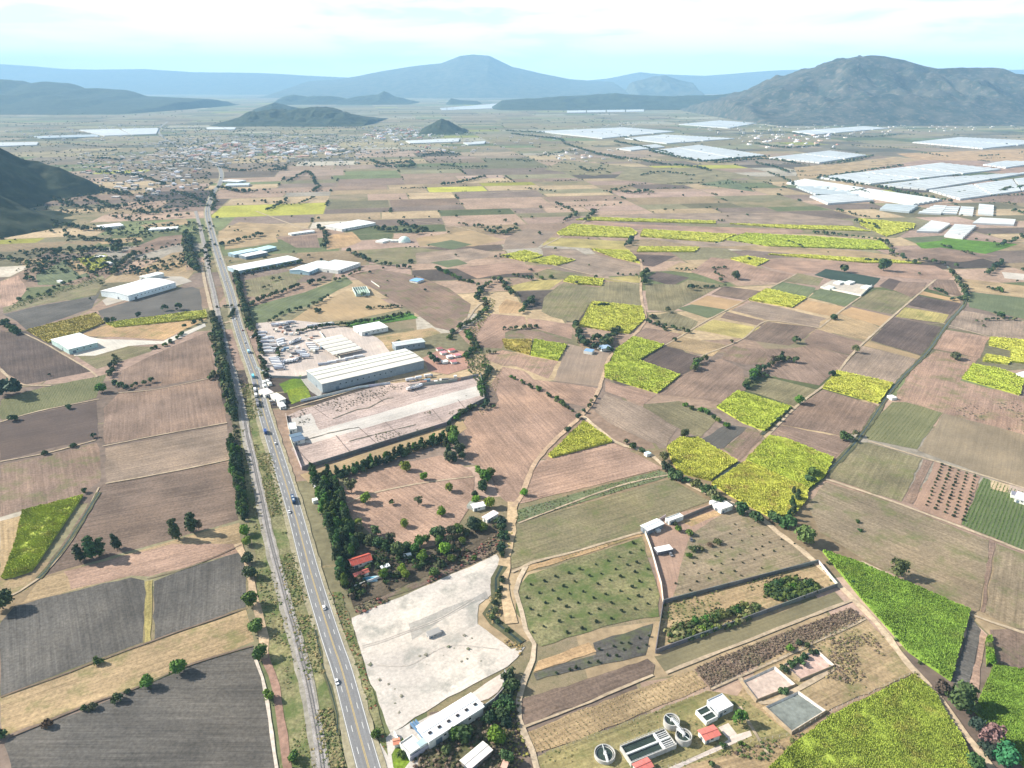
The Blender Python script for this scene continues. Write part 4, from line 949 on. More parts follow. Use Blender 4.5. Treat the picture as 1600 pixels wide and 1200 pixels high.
m = MB(); m.box(.46, .46, 0, L_-.46, D-.46, 2.5); m.obj('water', M['water'], e)
m = MB(); m.box(.46, D/2-.5, 0, L_-.46, D/2+.5, 3.4); m.obj('middle_walkway', M['wall'], e, (.62,.64,.62))
xw = L_*.74; m = MB(); m.box(xw-.6, .46, 0, xw+.6, D/2-.51, 3.41); m.obj('cross_walkway', M['wall'], e, (.66,.67,.67)); m = MB(); m.box(xw-.6, D/2+.51, 0, xw+.6, D-.46, 3.41); m.obj('cross_walkway', M['wall'], e, (.66,.67,.67))
for h in (0, 1):
    for k in range(1, 4):
        x0, x1 = xw+.9, L_-.6; y = (.46 if h == 0 else D/2+.5)+(D/2-1)*k/4; m = MB(); m.box(x0, y-.12, 2.4, x1, y+.12, 3.2); m.obj('baffle', M['wall'], e, (.7,.7,.7))
for y in (-.02, D-.2): 
    m = MB(); m.bar((0, y+.1, 4.4), (L_, y+.1, 4.4), .08)
    for k in range(12): m.bar((L_*k/11, y+.1, 3.4), (L_*k/11, y+.1, 4.4), .07)
    m.obj('handrail', M['paint'], e, (.7,.7,.72))
A, rz, L_, D = frame((1104,1128),(1122,1119),(1107,1100), 3.2); D = abs(D)
e = empty('twin_basin', (A.x, A.y, 0), rz, 'small raised white basin with two dark pools beside the white roofed building', 'basin')
wall_box(0, 0, L_, D, 0, 3.2, .5).obj('basin_wall', M['wall'], e, (.66,.66,.64)); m = MB(); m.box(.5, .5, 0, L_-.5, D-.5, 2.7); m.obj('water', M['water'], e)
m = MB(); m.box(.5, D*.45, 0, L_-.5, D*.55, 3.2); m.obj('dividing_wall', M['wall'], e, (.66,.66,.64))
bld((1122.5,1114),(1146,1103),(1130,1083.5), 4.2, 'white roofed pump building of the water works', 'pump house', rise=0, name='pump_house', parapet=True, rc=(.82,.82,.82), wc=(.5,.52,.55))
bld((1102,1156),(1125,1147.6),(1114,1134), 3.8, 'salmon red roofed office between round tanks and pump building', 'office', rise=.5, name='office', rc=(.56,.16,.13), wc=(.66,.62,.55), panels=3)
bld((998,1207),(1020,1197),(1011,1185), 3.8, 'salmon red roofed control hut touching the long dark basin', 'control hut', rise=.5, name='control_hut', rc=(.58,.16,.14), wc=(.66,.62,.55), panels=3)
def fence_line(s, label, H=2.0):
    P = [Vector(p) for p in GP(PT(s))]; e = empty('wire_fence', (P[0].x, P[0].y, 0), 0, label, 'fence')
    for a, b in zip(P, P[1:]):
        n = max(1, int((b-a).length/4))
        for k in range(n+1): p = a+(b-a)*k/n-P[0]; m = MB(); m.bar((*p, 0), (*p, H), .16); m.obj('fence_post', M['wall'], e, (.5,.48,.45))
        m = MB()
        for z in (.7, 1.3, 1.9): m.bar((*(a-P[0]), z+.5), (*(b-P[0]), z+.5), .05)
        m.obj('wire', M['steel'], e)
fence_line('830,1188 960,1140 1110,1078 1160,1055 1215,1032 1352,968', 'wire fence behind the water works along the stubble field')
fence_line('1000,1215 1150,1165 1240,1148 1290,1116 1428,1052', 'wire fence between the water works and the tall cane')
# ------------------------------------------------------------------ greenhouses
M['film'] = plain('greenhouse film', (.54,.56,.56), .4, .14, .02, .5)
M['film2'] = plain('dusty greenhouse film', (.40,.45,.47), .4, .15, .03, .5)
def greenhouse(s, label, H=5., span=12., mat='film', parts=0, flip=0):
    P = [Vector(p) for p in GP(PT(s), H)]; 
    while len(P) > 4: P.pop()
    a, b, c, d = P[flip:]+P[:flip]; n = parts or max(3, min(60, int((d-a).length/span)))
    e = empty('greenhouse', (a.x, a.y, 0), 0, label, 'greenhouse', 'white greenhouses in the valley'); o = a.copy()
    def strip(mb, t0, t1):
        nonlocal a, b, c, d
        p0, p1, q0, q1 = a.lerp(d, t0)-o, a.lerp(d, t1)-o, b.lerp(c, t0)-o, b.lerp(c, t1)-o; r = 1.6
        pm, qm = (p0+p1)/2, (q0+q1)/2
        mb.add([(*p0,H),(*pm,H+r),(*p1,H),(*q0,H),(*qm,H+r),(*q1,H),(*p0,0),(*p1,0),(*q0,0),(*q1,0)], [(0,1,4,3),(1,2,5,4),(0,2,1),(3,4,5),(6,7,2,0),(8,3,5,9),(6,0,3,8),(7,9,5,2)])
    if parts:
        for k in range(n): mb = MB(); strip(mb, (k+.08)/n, (k+.86)/n); mb.obj('tunnel', M[mat], e)
    else:
        mb = MB(); 
        L2 = (b-a).length; nb = max(1, int(L2/230)); a0, b0, c0, d0 = a, b, c, d
        for j in range(nb):
            g0, g1 = j/nb+8/L2, (j+1)/nb-8/L2
            a, b, d, c = a0.lerp(b0, g0), a0.lerp(b0, g1), d0.lerp(c0, g0), d0.lerp(c0, g1); mb = MB()
            for k in range(n): strip(mb, k/n, (k+.86)/n)
            mb.obj('greenhouse_bay', M[mat], e)
for s, l, m_, f_ in (('1275,277 1470,254 1567,264 1360,287', 'largest white greenhouse block, the far one of three near the right edge', 'film', 0),
 ('1372,289 1470,277 1620,268 1445,296', 'middle white greenhouse block of the three near the right edge', 'film', 0), ('1450,297 1640,272 1640,292 1500,311', 'nearest white greenhouse block of the three near the right edge', 'film', 0),
 ('1226,285 1256,279 1476,312 1430,320', 'greyish greenhouse block running in front of a line of trees', 'film', 1), ('1240,291 1300,291 1350,305 1270,303', 'dusty small greenhouse block at the left end of the grey ones', 'film2', 0),
 ('1262,306 1330,302 1370,312 1290,318', 'small white greenhouse block near the green field corner', 'film', 0), ('1380,318 1440,321 1425,331 1370,326', 'dusty greenhouse block left of the tunnels', 'film2', 0),
 ('1018,235 1092,226 1197,242 1090,251', 'bright white greenhouse ringed by a belt of trees', 'film', 0), ('975,216 1037,210 1150,216 1040,224', 'white greenhouse block just beyond the tree ringed one', 'film', 0),
 ('837,205 975,199 1055,205 940,216', 'long white greenhouse block farthest left in the right half', 'film', 0), ('1060,194 1125,188 1182,192 1137,200', 'distant white greenhouse block before the mountain foot', 'film', 0),
 ('962,232 1025,225 1040,229 985,235', 'small white greenhouse left of the tree ringed one', 'film', 0), ('1200,246 1297,235 1355,242 1280,254', 'white greenhouse block right of the tree ringed one', 'film', 0),
 ('1425,222 1500,214 1640,221 1535,232', 'distant broad white greenhouse block near the right edge', 'film', 0), ('1237,205 1350,197 1390,200 1272,210', 'narrow distant greenhouse below the mountain', 'film', 0),
 ('1535,257 1570,251 1640,252 1570,262', 'white greenhouse at the right edge behind the largest block', 'film', 0), ('122,203 250,200 245,209 162,212', 'broad pinkish white greenhouse left of the distant highway bend', 'film', 0),
 ('-20,223 62,222 60,226 -20,229', 'white greenhouse strip at the left edge', 'film', 0), ('50,213 150,210 158,213 60,216', 'thin white greenhouse strip left of the broad one', 'film2', 0),
 ('632,220 720,216 718,221 640,224', 'white greenhouse strip beyond the town', 'film', 0), ('722,223 760,220 758,224 730,226', 'short greenhouse strip beyond the town', 'film', 0),
 ('687,169 788,161 778,169 690,172', 'very distant pale greenhouses before the volcano', 'film', 0), ('885,173 1007,171 1007,174 885,176', 'very distant thin greenhouse line in the plain', 'film', 0),
 ('895,165 1015,161 1010,165 900,168', 'farthest greenhouse line before the low ridge', 'film', 0), ('1395,187 1472,184 1470,188 1400,190', 'thin greenhouse line on the foot of the mountain', 'film', 0),
 ('1502,182 1555,179 1600,176 1510,185', 'thin greenhouse line at the right foot of the mountain', 'film', 0), ('320,199 370,199 368,202 322,202', 'tiny greenhouse line below the wooded hill', 'film', 0)):
    greenhouse(s, l, 5, 24, m_, 0, f_)
for s, n, l in (('1432,361 1456,344 1485,349 1466,362', 8, 'left group of white tunnels beside the green meadow'), ('1475,368 1492,350 1526,352 1504,372', 8, 'right group of white tunnels beside the green meadow'),
  ('1520,348 1532,340 1587,343 1584,351', 9, 'row of short white tunnels behind the two tunnel groups'), ('1528,334 1530,318 1553,320 1552,336', 4, 'upright row of white tunnels next to the tree'),
  ('1434,332 1462,320 1480,321 1470,334', 5, 'pale tunnels at the left end of the nursery'), ('1472,333 1480,322 1500,322 1495,334', 4, 'pale tunnels in the middle of the nursery'), ('1498,334 1502,322 1522,323 1520,336', 4, 'pale tunnels at the right end of the nursery')):
    greenhouse(s, l, 4, 10, 'film', n, 1)

# ------------------------------------------------------------------ the distant town
def house_mesh(seed):
    r = random.Random(seed); m = MB(); w, d, h = r.uniform(8, 14), r.uniform(8, 13), r.choice((3.5, 4, 6.5))
    m.box(0, 0, 0, w, d, h); m.box(0, 0, h, w, .3, h+.7); m.box(0, d-.3, h, w, d, h+.7)
    if r.random() < .6: m.box(w*.5, d*.3, h, w*.95, d*.9, h+2.8)
    m.box(-3, d*.2, 0, -.01, d*.8, 2.8); return m.mesh('house', M['wall'])
HMESH = [house_mesh(k) for k in range(8)]
HC_ = [(.72,.72,.70),(.66,.60,.54),(.6,.42,.34),(.72,.66,.66),(.5,.5,.52),(.70,.70,.74),(.55,.30,.24)]
def town(s, n, label, grp, big=1.):
    P = GP(PT(s)); A = abs(sum(P[i][0]*P[(i+1)%len(P)][1]-P[(i+1)%len(P)][0]*P[i][1] for i in range(len(P))))/2
    pts = grid_in(P, math.sqrt(A/n), .42, .3); pts = pts[:n]
    xs, ys = np.sort(pts[:,0]), np.sort(pts[:,1]); N_ = len(pts); cn = ['white','cream','terracotta','pinkish white','grey','pale blue white','brick red']
    for x, y in pts:
        i = random.randrange(len(HC_)); fx = np.searchsorted(xs, x)/N_; fy = np.searchsorted(ys, y)/N_
        where = ['far left','left','middle','right','far right'][min(4, int(fx*5))]; dep_ = ['front','inner','rear'][min(2, int(fy*3))]
        o = link('house', random.choice(HMESH), None, HC_[i]); tag(o, cn[i]+' '+label+', '+dep_+' edge at the '+where if dep_ != 'inner' else cn[i]+' '+label+', '+where+' part', 'house', grp); o.location = (x, y, 0); o.rotation_euler[2] = random.choice((.3, 1.87, .25, 1.9)); o.scale = (big*random.uniform(.8, 1.6),)*2+(1.1,)
town('265,240 300,228 380,222 470,224 530,230 560,240 480,247 380,248 300,252', 130, 'house in the dense town beyond the bend', 'houses of the distant town', 1.9)
town('560,215 600,200 660,203 680,212 620,222', 50, 'house in the village on the far road', 'houses of the far village', 1.8)
town('600,225 700,226 740,238 640,245', 12, 'house scattered beyond the town', 'scattered houses beyond the town')
town('120,262 250,250 320,262 300,300 180,305', 40, 'house among trees left of the bend', 'houses among trees left of the bend', 1.)
town('1160,215 1270,205 1330,215 1300,232 1180,232', 34, 'house of the village below the mountain', 'houses of the village below the mountain', 1.3)
town('840,238 900,236 960,245 870,252', 8, 'farmhouse on the plain', 'farmhouses on the plain')

# farther houses that nobody could count
def far_houses(s, n, c=0):
    P = GP(PT(s)); A = abs(sum(P[i][0]*P[(i+1)%len(P)][1]-P[(i+1)%len(P)][0]*P[i][1] for i in range(len(P))))/2
    for x, y in grid_in(P, math.sqrt(A/n), .5, .3): w = random.uniform(5, 11); FH.box(x-w, y-w*.7, 0, x+w, y+w*.7, random.uniform(3, 7))
FH = MB()
far_houses('215,225 300,215 420,208 560,212 620,235 560,255 400,256 280,262', 330); far_houses('120,240 300,235 330,300 200,318 130,290', 110); far_houses('560,200 690,196 740,210 620,225', 120)
far_houses('1090,200 1250,186 1420,180 1600,184 1600,200 1330,214 1150,222', 240); far_houses('0,205 200,195 400,200 380,208 100,225', 90); far_houses('840,235 960,230 1010,250 900,260', 16); far_houses('660,225 900,200 1000,190 1000,200 700,245', 70)
tag(FH.obj('distant_houses', M['wall'], None, (.62,.57,.53)), 'countless tiny pale houses spread over the far plain', None, None, 'stuff')
# ------------------------------------------------------------------ trees and shrubs
def crown_mesh(kind, seed):
    r = np.random.default_rng(seed)
    if kind == 'round': lobes = [(r.uniform(-.24,.24), r.uniform(-.24,.24), r.uniform(.24,.7), r.uniform(.18,.28)) for _ in range(13)]; n = 760; s = .058
    elif kind == 'tall': lobes = [(r.uniform(-.09,.09), r.uniform(-.09,.09), .2+.75*k/10, .17*(1.1-.75*k/10)+.03) for k in range(11)]; n = 620; s = .05
    elif kind == 'thin': lobes = [(r.uniform(-.22,.22), r.uniform(-.22,.22), r.uniform(.25,.8), r.uniform(.11,.2)) for _ in range(14)]; n = 460; s = .055
    elif kind == 'bush': lobes = [(r.uniform(-.4,.4), r.uniform(-.4,.4), r.uniform(.3,.65), r.uniform(.28,.42)) for _ in range(7)]; n = 320; s = .12
    V = []; F = []
    for k in range(n):
        x, y, z, q = lobes[r.integers(len(lobes))]; d = r.normal(size=3); d /= np.linalg.norm(d)
        if d[2] < -.4: d[2] *= -1
        c = np.array([x, y, z])+d*q*r.uniform(.75, 1.12); nn = d+r.normal(size=3)*.55; nn /= np.linalg.norm(nn)
        a = np.cross(nn, r.normal(size=3)); a /= np.linalg.norm(a); b = np.cross(nn, a); e = s*r.uniform(.6, 1.25)
        i = len(V); V += [c-a*e-b*e*.5, c+a*e-b*e*.7, c+a*e*.6+b*e, c-a*e*.7+b*e*.8]; F.append((i, i+1, i+2, i+3))
    for x, y, z, q in lobes:            # the dense inside of each clump
        q *= .78 if kind != 'thin' else .5; i = len(V); V += [np.array(p) for p in ((x+q,y,z),(x-q,y,z),(x,y+q,z),(x,y-q,z),(x,y,z+q),(x,y,z-q))]
        F += [(i,i+2,i+4,i+4),(i+2,i+1,i+4,i+4),(i+1,i+3,i+4,i+4),(i+3,i,i+4,i+4),(i+2,i,i+5,i+5),(i+1,i+2,i+5,i+5),(i+3,i+1,i+5,i+5),(i,i+3,i+5,i+5)]
    return pydata('crown', V, [tuple(dict.fromkeys(f)) for f in F], M['leaf'])
def trunk_mesh(kind, seed):
    r = random.Random(seed); m = MB(); h = .55 if kind in ('round', 'thin') else .9
    m.cyl(0, 0, 0, h, .028, .012, 7)
    if kind != 'tall':
        for k in range(5): a = k*1.26+r.random(); m.bar((0, 0, h*(.45+.1*k)), (.2*math.cos(a), .2*math.sin(a), h*(.45+.1*k)+.2), .016)
    return m.mesh('trunk', M['bark'])
KINDS = {k: [(crown_mesh(k, 10*i+s), trunk_mesh(k, i)) for i in range(4)] for s, k in enumerate(('round', 'tall', 'thin', 'bush'))}
WID = {'round': 1.08, 'tall': .45, 'thin': .85, 'bush': 1.4}
CG = {'D': (.05,.085,.03), 'G': (.12,.21,.02), 'M': (.07,.135,.022), 'O': (.10,.115,.045), 'B': (.11,.09,.055), 'K': (.03,.055,.03), 'P': (.19,.12,.14), 'E': (.035,.15,.06)}
TREES = []      # (x, y, height, kind, colour, label, group)
def mpp(y): d = PITCH-math.atan((600-y)/FP); return HC*math.cos(math.atan((600-y)/FP))/math.sin(d)/FP
ORD = ['first','second','third','fourth','fifth','sixth','seventh','eighth','ninth','tenth','eleventh','twelfth','thirteenth','fourteenth','fifteenth','sixteenth']
def one(x, y, w, kind, c, label):
    """x,y centre of the crown and w its width in the photo"""
    m = mpp(y); Wm = w*m*1.12; h = Wm/WID[kind]; b = G(x, y+.42*w)
    TREES.append((*b, h, kind, CG[c], label, None))
def ORDN(i):
    if i < 16: return ORD[i]
    t = {2: 'twent', 3: 'thirt'}.get((i+1)//10); u = (i+1) % 10
    if i < 19: return ['seventeenth','eighteenth','nineteenth'][i-16]
    return t+'ieth' if u == 0 else t+'y-'+ORD[u-1]
def row(s, spacing, h, kind, c, label, group, jit=.35, count=0, end='near'):
    ln = smooth_line(GP(PT(s)), spacing); n = len(ln)
    for i, p in enumerate(ln):
        l = label.replace('{n}', ORD[i]) if '{n}' in label and n <= 16 else label.replace('{n} ', '')
        if '{n}' not in label and n <= 32: l = label+', '+ORDN(i)+' from '+('near' if ln[0].y < ln[-1].y else 'far')+' end' if abs(ln[0].y-ln[-1].y) > abs(ln[0].x-ln[-1].x)*.5 else label+', '+ORDN(i)+' from '+('left' if ln[0].x < ln[-1].x else 'right')
        if kind == 'tall' and 'belt' in label and len(label) < 200: 
            q_ = random.uniform(.9, 1.1)
        TREES.append((p.x+random.uniform(-jit, jit)*spacing, p.y+random.uniform(-jit, jit)*spacing, h*random.uniform(.72, 1.2), kind, CG[random.choice(c)], l, group))
row('368,655 362,620 355,590 347,555 340,520 332,495', 4.5, 10, 'tall', 'DDK', 'dark slender tree in the dense belt between brown fields and railway', 'dark belt along the railway')
row('378,808 373,780 367,745 363,715 360,690', 4.5, 10, 'tall', 'DDM', 'dark slender tree in the nearer belt between brown field and railway', 'nearer dark belt along the railway')
row('383,800 378,770 372,735 366,700', 6, 8, 'round', 'DM', 'low dark tree at the foot of the nearer railway belt', 'nearer dark belt along the railway')
row('362,650 355,620 348,590 340,555 334,525', 6, 9, 'round', 'DK', 'broad dark tree on the field side of the railway belt', 'broad trees of the railway belt')
row('384,812 380,790 376,765 372,740 368,712', 5, 9, 'tall', 'DDK', 'dark tree on the railway side of the nearer belt', 'railway side of the nearer belt')
row('308,425 300,400 296,370', 7, 12, 'tall', 'DK', 'dark tree in the group beside the far railway', 'dark group beside the far railway')
row('300,420 292,395 290,368', 7, 12, 'round', 'DK', 'round dark tree in the group beside the far railway', 'dark group beside the far railway')
row('392,518 385,490 376,460 368,430', 5, 10, 'tall', 'DK', 'dark tree of the belt on the right of the highway', 'dark belt right of the highway')
row('368,432 400,425 440,418 470,411', 7, 8, 'round', 'DK', 'dark tree of the hedge under the very long white shed', 'hedge under the long white shed')
row('388,478 410,470 440,458 462,450', 7, 9, 'round', 'DK', 'dark tree of the hedge between two fields beyond the highway', 'hedge between the walled fields')
row('420,505 450,488 480,482 515,465', 9, 7, 'round', 'DM', 'dark bushy tree on the hedge beyond the truck yard', 'hedge beyond the truck yard')
row('468,448 485,446 505,438', 10, 10, 'round', 'DK', '{n} dark tree from the left in front of the steep halls', 'trees in front of the steep halls')
row('525,440 545,432 565,422', 10, 7, 'round', 'D', '{n} dark tree from the left before the broad flat roof', 'trees before the broad flat roof')
row('465,520 510,512 550,508 600,500 640,491', 5, 7, 'tall', 'DDM', 'dark tree of the hedge behind the green garden', 'hedge behind the green garden')
row('440,545 430,565', 8, 6, 'round', 'M', 'small tree at the edge of the truck yard', 'trees at the truck yard')
row('399,520 405,545 412,570 418,590', 8, 7, 'round', 'MO', 'olive tree between highway and truck yard', 'trees between highway and truck yard')
for q, (s, h, l) in enumerate((('492,742 500,775 510,805 520,835 528,870 536,915', 12, 'tall dark tree on the highway side of the big dark belt'), ('505,752 515,785 525,815 535,845 545,870', 13, 'tall dark tree in the heart of the big dark belt'), ('515,745 528,775 538,810 548,838 556,862', 12, 'tall dark tree on the orchard side of the big dark belt'))):
    row(s, 5.5, h, 'tall', 'DDM', l, 'big dark belt between highway and orchard', .45)
row('530,748 562,738 602,725 652,705 700,690', 4.5, 7, 'round', 'DDK', 'round dark tree in front of the straight row above the orchard', 'front of the straight row above the orchard')
row('527,745 560,735 600,722 650,702 700,688', 3.6, 9.5, 'tall', 'DDM', 'dark tree of the straight row between orchard and empty lot', 'straight row above the orchard')
row('540,842 575,852 600,860 620,868', 7, 12, 'round', 'DDO', 'big dark tree in the clump above the rosy red house', 'clump above the red house')
row('560,838 590,840 615,850', 8, 11, 'thin', 'OD', 'greyish tree in the clump above the rosy red house', 'clump above the red house')
row('640,858 665,846 690,840 715,836', 6, 9, 'round', 'DDM', 'dark tree of the hedge on the near side of the orchard', 'hedge on the near side of the orchard')
row('650,866 680,852 705,848', 9, 8, 'round', 'DM', 'dark tree of the second hedge line below the orchard', 'hedge on the near side of the orchard')
row('735,828 745,822 755,826 725,836', 6, 10, 'round', 'DM', 'dark tree in front of the two cottages', 'trees in front of the cottages')
row('705,678 712,700 720,715 700,722', 7, 11, 'round', 'DDM', 'big dark tree at the far corner of the orchard', 'clump at the orchard corner')
row('695,690 700,705 708,722', 7, 11, 'tall', 'D', 'tall dark tree at the far corner of the orchard', 'clump at the orchard corner')
row('748,742 756,750 765,745 752,770 742,778', 7, 10, 'round', 'DMM', 'green tree in the clump between orchard and pink field', 'clump between orchard and pink field')
row('783,870 786,845 783,815', 5, 5, 'bush', 'KD', 'dark bush at the foot of the dirt road bank', 'bushes along the dirt road bank', .2)
row('790,985 770,965 776,935 783,905', 5, 3, 'bush', 'KDO', 'low dark bush in the winding ditch beside the bare lot', 'bushes in the winding ditch')
row('800,1080 795,1110 790,1130 800,1060', 6, 6, 'bush', 'KD', 'dark bush in the gully right of the long factory', 'bushes in the gully')
row('735,1150 760,1130 785,1105', 7, 7, 'bush', 'KDD', 'dark bush behind the curving factory wall', 'bushes behind the factory wall')
row('700,1180 730,1160', 7, 4, 'bush', 'BO', 'brownish bush behind the cream shed', 'bushes behind the factory wall')
for x, y, w, k, c, l in ((632,727,19,'round','G','bright green tree touching the shadow of the straight row'), (549,762,20,'thin','O','sparse olive tree near the left edge of the orchard'), (571,778,19,'round','G','bright green tree just right of the sparse olive one'),
  (613,785,10,'round','G','smallest green tree beside the orchard path'), (662,744,14,'round','G','green tree near the middle of the orchard top'), (702,762,15,'round','G','green tree beside the right end of the orchard path'), (654,784,12,'thin','O','sparse tree in the middle of the orchard'),
  (690,797,16,'round','G','green tree near the right side of the orchard'), (632,817,15,'round','G','green tree with full shadow at the lower edge of the orchard'), (560,818,20,'round','G','broad bright green tree at the lower left of the orchard'),
  (745,792-12,16,'round','G','green tree just above the left cottage'), (765,785,18,'round','G','green tree just right of the left cottage'), (628,888,16,'round','G','bright yellow green crown right of the rosy red house'), (634,897,15,'round','G','bright green crown just below the yellow green one'),
  (600,896,16,'round','G','bright green crown between the huts'), (545,862,10,'round','G','small bright crown inside the big dark belt'), (660,868,20,'round','G','bright green crown left of its taller neighbour on the rubble plot'), (695,856,22,'round','G','broad bright green crown on the rubble plot'),
  (706,873,14,'round','M','olive green crown low on the rubble plot'), (722,843,12,'round','G','small round green crown near the cottages'), (680,893,18,'round','M','mid green crown just above the bare lot'), (740,870,9,'bush','M','small bush above the top corner of the bare lot'),
  (819,769,13,'round','G','single dark green tree where the dirt road bends'), (888,671,11,'round','D','single dark tree at the tip of the cane wedge'), (1256,836,30,'round','O','broad dark olive tree beside the dirt road bend'), (1404,890,26,'thin','O','sparse grey green tree below the olive field'),
  (1320,680,18,'bush','D','dark bush at the end of the pinkish field'), (1337,677,12,'round','D','dark round tree beside the ditch corner'), (1244,531,13,'round','D','single round dark tree on the brown field'), (1336,547,11,'thin','O','slender grey tree on the pale path'),
  (1380,415,20,'round','D','large dark green tree alone beyond the farmyard'), (1318,420,13,'round','D','tree on the dark green plot'), (1148,430,16,'round','D','dark tree of the pair on the tan field'), (1126,437,8,'round','D','smaller dark tree of the pair on the tan field'),
  (1080,450,9,'thin','B','low brownish tree on the grey olive field'), (1043,484,10,'round','M','small green tree beside the pale path end'), (1143,533,6,'round','O','tiny olive tree on the corner of the straw field'), (1304,495,11,'bush','D','dark bush on the tan field boundary'), (1248,625,15,'round','M','mid green tree beside the pale path'),
  (1300,585,9,'thin','B','small bare tree above the right cane block'), (1490,555,15,'bush','O','brownish bush on the dusty field'), (1563,491,12,'bush','D','dark bush on the bright green field'), (1560,452,10,'bush','M','green bush above the bright green field'), (1212,530+20,1,'bush','D',''),
  (1069,677,15,'round','D','dark tree at the top corner of the cane block'), (1038,714,16,'thin','O','grey thorny tree left of the cane block'), (979,690,10,'round','D','dark tree nearest the far end of the pale track'), (990,695,12,'bush','D','dark bush second along the pale track'), (1003,703,10,'bush','D','dark bush nearest the pale blue hut'),
  (280,1040,27,'round','M','largest bright tree on the boundary of the big grey field'), (231,1064,22,'round','M','second largest tree on the boundary of the big grey field'), (183,1087,18,'bush','O','olive bush left of the two trees on the boundary of the grey field'), (145,1101,14,'bush','O','lower olive bush on the same grey field boundary'), (132,1105,10,'bush','D','dark small bush farthest down the chain on the grey field boundary'), (75,1127,16,'bush','B','brownish bush near the lower left corner of the tan strip'),
  (200,1079,9,'bush','D','tiny dark bush between the bright trees and the olive bushes'), (154,1031,14,'bush','M','lone dark green shrub on the ditch between grey field and tan strip'), (5,937,34,'round','D','very dark tree cut by the left edge'), (2,1145,16,'bush','D','dark bush at the left edge below the tan strip'),
  (274,836,14,'tall','D','dark narrow tree left of the pair below the brown field'), (302,826,14,'tall','D','left tree of the pair below the brown field'), (311,823,13,'thin','B','right brownish tree of the pair below the brown field'), (125,873,12,'tall','D','leftmost dark tree of the four in the brown field'), (145,866,16,'tall','D','second and fullest dark tree of the four in the brown field'), (159,862,12,'tall','D','third dark tree of the four in the brown field'), (183,854,11,'tall','D','rightmost dark tree of the four in the brown field'),
  (133,766,9,'round','O','small tree at the tip of the cane triangle'), (147,680,9,'round','D','dark tree at the path junction between fields'), (160,606,18,'round','M','green tree at the corner of the row on the field edge'), (115,695,8,'bush','D','dark bush on the right part of the field bank'), (70,706,9,'bush','D','dark bush on the left part of the field bank'), (20,653,12,'bush','D','dark bush left on the upper field bank'), (107,635,9,'bush','D','dark bush right on the upper field bank'),
  (17,603,34,'bush','K','broad dark thicket at the left edge'), (383,828,19,'round','G','bright green tree at the end of the railway belt'), (386,845,17,'round','G','lime tree just below the end of the railway belt'), (388,872,20,'round','D','dark tree below the lime one beside the railway'), (391,893,22,'round','D','lower dark tree beside the railway'),
  (392,936,26,'round','M','green tree beside the corner of the grey field, first of three'), (400,977,24,'round','M','green tree in the middle of the three beside the dirt path'), (410,1016,28,'round','M','largest green tree of the three beside the dirt path'), (421,1085,19,'round','G','small round bright tree beside the reddish path'), (459,1181,18,'round','M','green tree between reddish path and railway'),
  (420,1130,7,'bush','M',''), (712,1144,22,'round','M','green tree behind the long factory'), (775,1148,34,'round','G','large bright green tree above the cream shed'), (792,1180,22,'round','D','dark tree right of the cream shed'), (590,1144,18,'round','M','small tree at the highway corner of the bare lot'), (626,1178,12,'bush','M','small shrub on the roadside lawn'),
  (1155,1122,22,'thin','M','feathery green tree behind the pump building'), (1130,1163,10,'bush','D','dark shrub beside the salmon red office'), (1158,1160,9,'bush','M','small bush on the concrete drive edge'), (1112,1193,10,'round','M','small bright tree below the drive'), (1225,1078,13,'bush','D','small dark bush between the drying beds'),
  (1500,1090,46,'round','D','broad very dark tree beside the grey strip'), (1528,1132,28,'round','K','dark grey green tree below the broad dark one'), (1543,1152,34,'thin','P','pink blossoming tree among the dark ones'), (1568,1178,40,'round','E','emerald green tree in the lower right corner'), (1520,1185,30,'round','D','dark tree left of the emerald one'), (1540,1165,24,'bush','K','dark bush under the pink blossom'),
  (1470,1070,22,'bush','B','brown thorny bush where the dirt road meets the cane'), (1545,1007,12,'round','G','lime bush above its twin on the grey strip'), (1545,1028,20,'round','G','larger lime bush on the edge of the grey strip'), (567,650,8,'bush','M','')):
    if l: one(x, y, w, k, c, l)
    elif w > 5: one(x, y, w, k, c, 'small green bush among the weeds at '+str(0))  # replaced below
TREES = [t for t in TREES if not t[5].endswith(' at 0')]
row('1232,822 1210,815 1180,812 1160,800', 8, 8, 'bush', 'DKD', 'dark bush on the bank between dirt road and cane', 'bushes between dirt road and cane')
row('1040,735 1060,748 1085,760 1108,772 1125,786', 7, 7, 'bush', 'DDO', 'dark bush along the dirt road at the corner farmhouse', 'bushes along the dirt road by the farm')
row('1245,775 1240,795 1232,812', 8, 9, 'tall', 'D', '{n} slender tree from the top at the ditch beside the cane', 'slender trees at the ditch')
row('1262,755 1275,745', 8, 7, 'bush', 'MD', 'green bush at the ditch beside the upper cane block', 'bushes at the upper cane')
row('925,700 925,660 930,632 938,612', 9, 5, 'round', 'DM', '{n} small dark tree along the dirt road north of the cane wedge', 'small trees north of the cane wedge', .1) if False else None
row('903,655 912,645 920,636 930,622', 9, 6, 'round', 'DM', '{n} small dark tree along the dirt road above the cane wedge', 'small trees above the cane wedge', .1)
row('800,590 820,600 845,612 868,625 885,635', 7, 4, 'bush', 'DM', 'dark bush in the hedge cutting the pink field', 'hedge cutting the pink field')
row('905,648 870,628', 7, 3, 'bush', 'DO', 'dark bush in the hedge cutting the pink field', 'hedge cutting the pink field')
row('755,640 762,632 770,638', 6, 6, 'round', 'MG', 'green tree beside the corner of the empty lot wall', 'trees at the lot corner')
row('757,575 765,580 752,600 757,618', 6, 6, 'bush', 'DM', 'dark bush behind the end of the empty lot', 'bushes behind the empty lot')
row('735,640 715,652 705,662', 6, 5, 'bush', 'DM', 'dark bush under the curved part of the lot wall', 'bushes under the lot wall')
row('725,560 735,550 745,545 735,530 728,520', 6, 6, 'bush', 'MOD', 'green bush in the thicket by the scrap yard', 'thicket by the scrap yard')
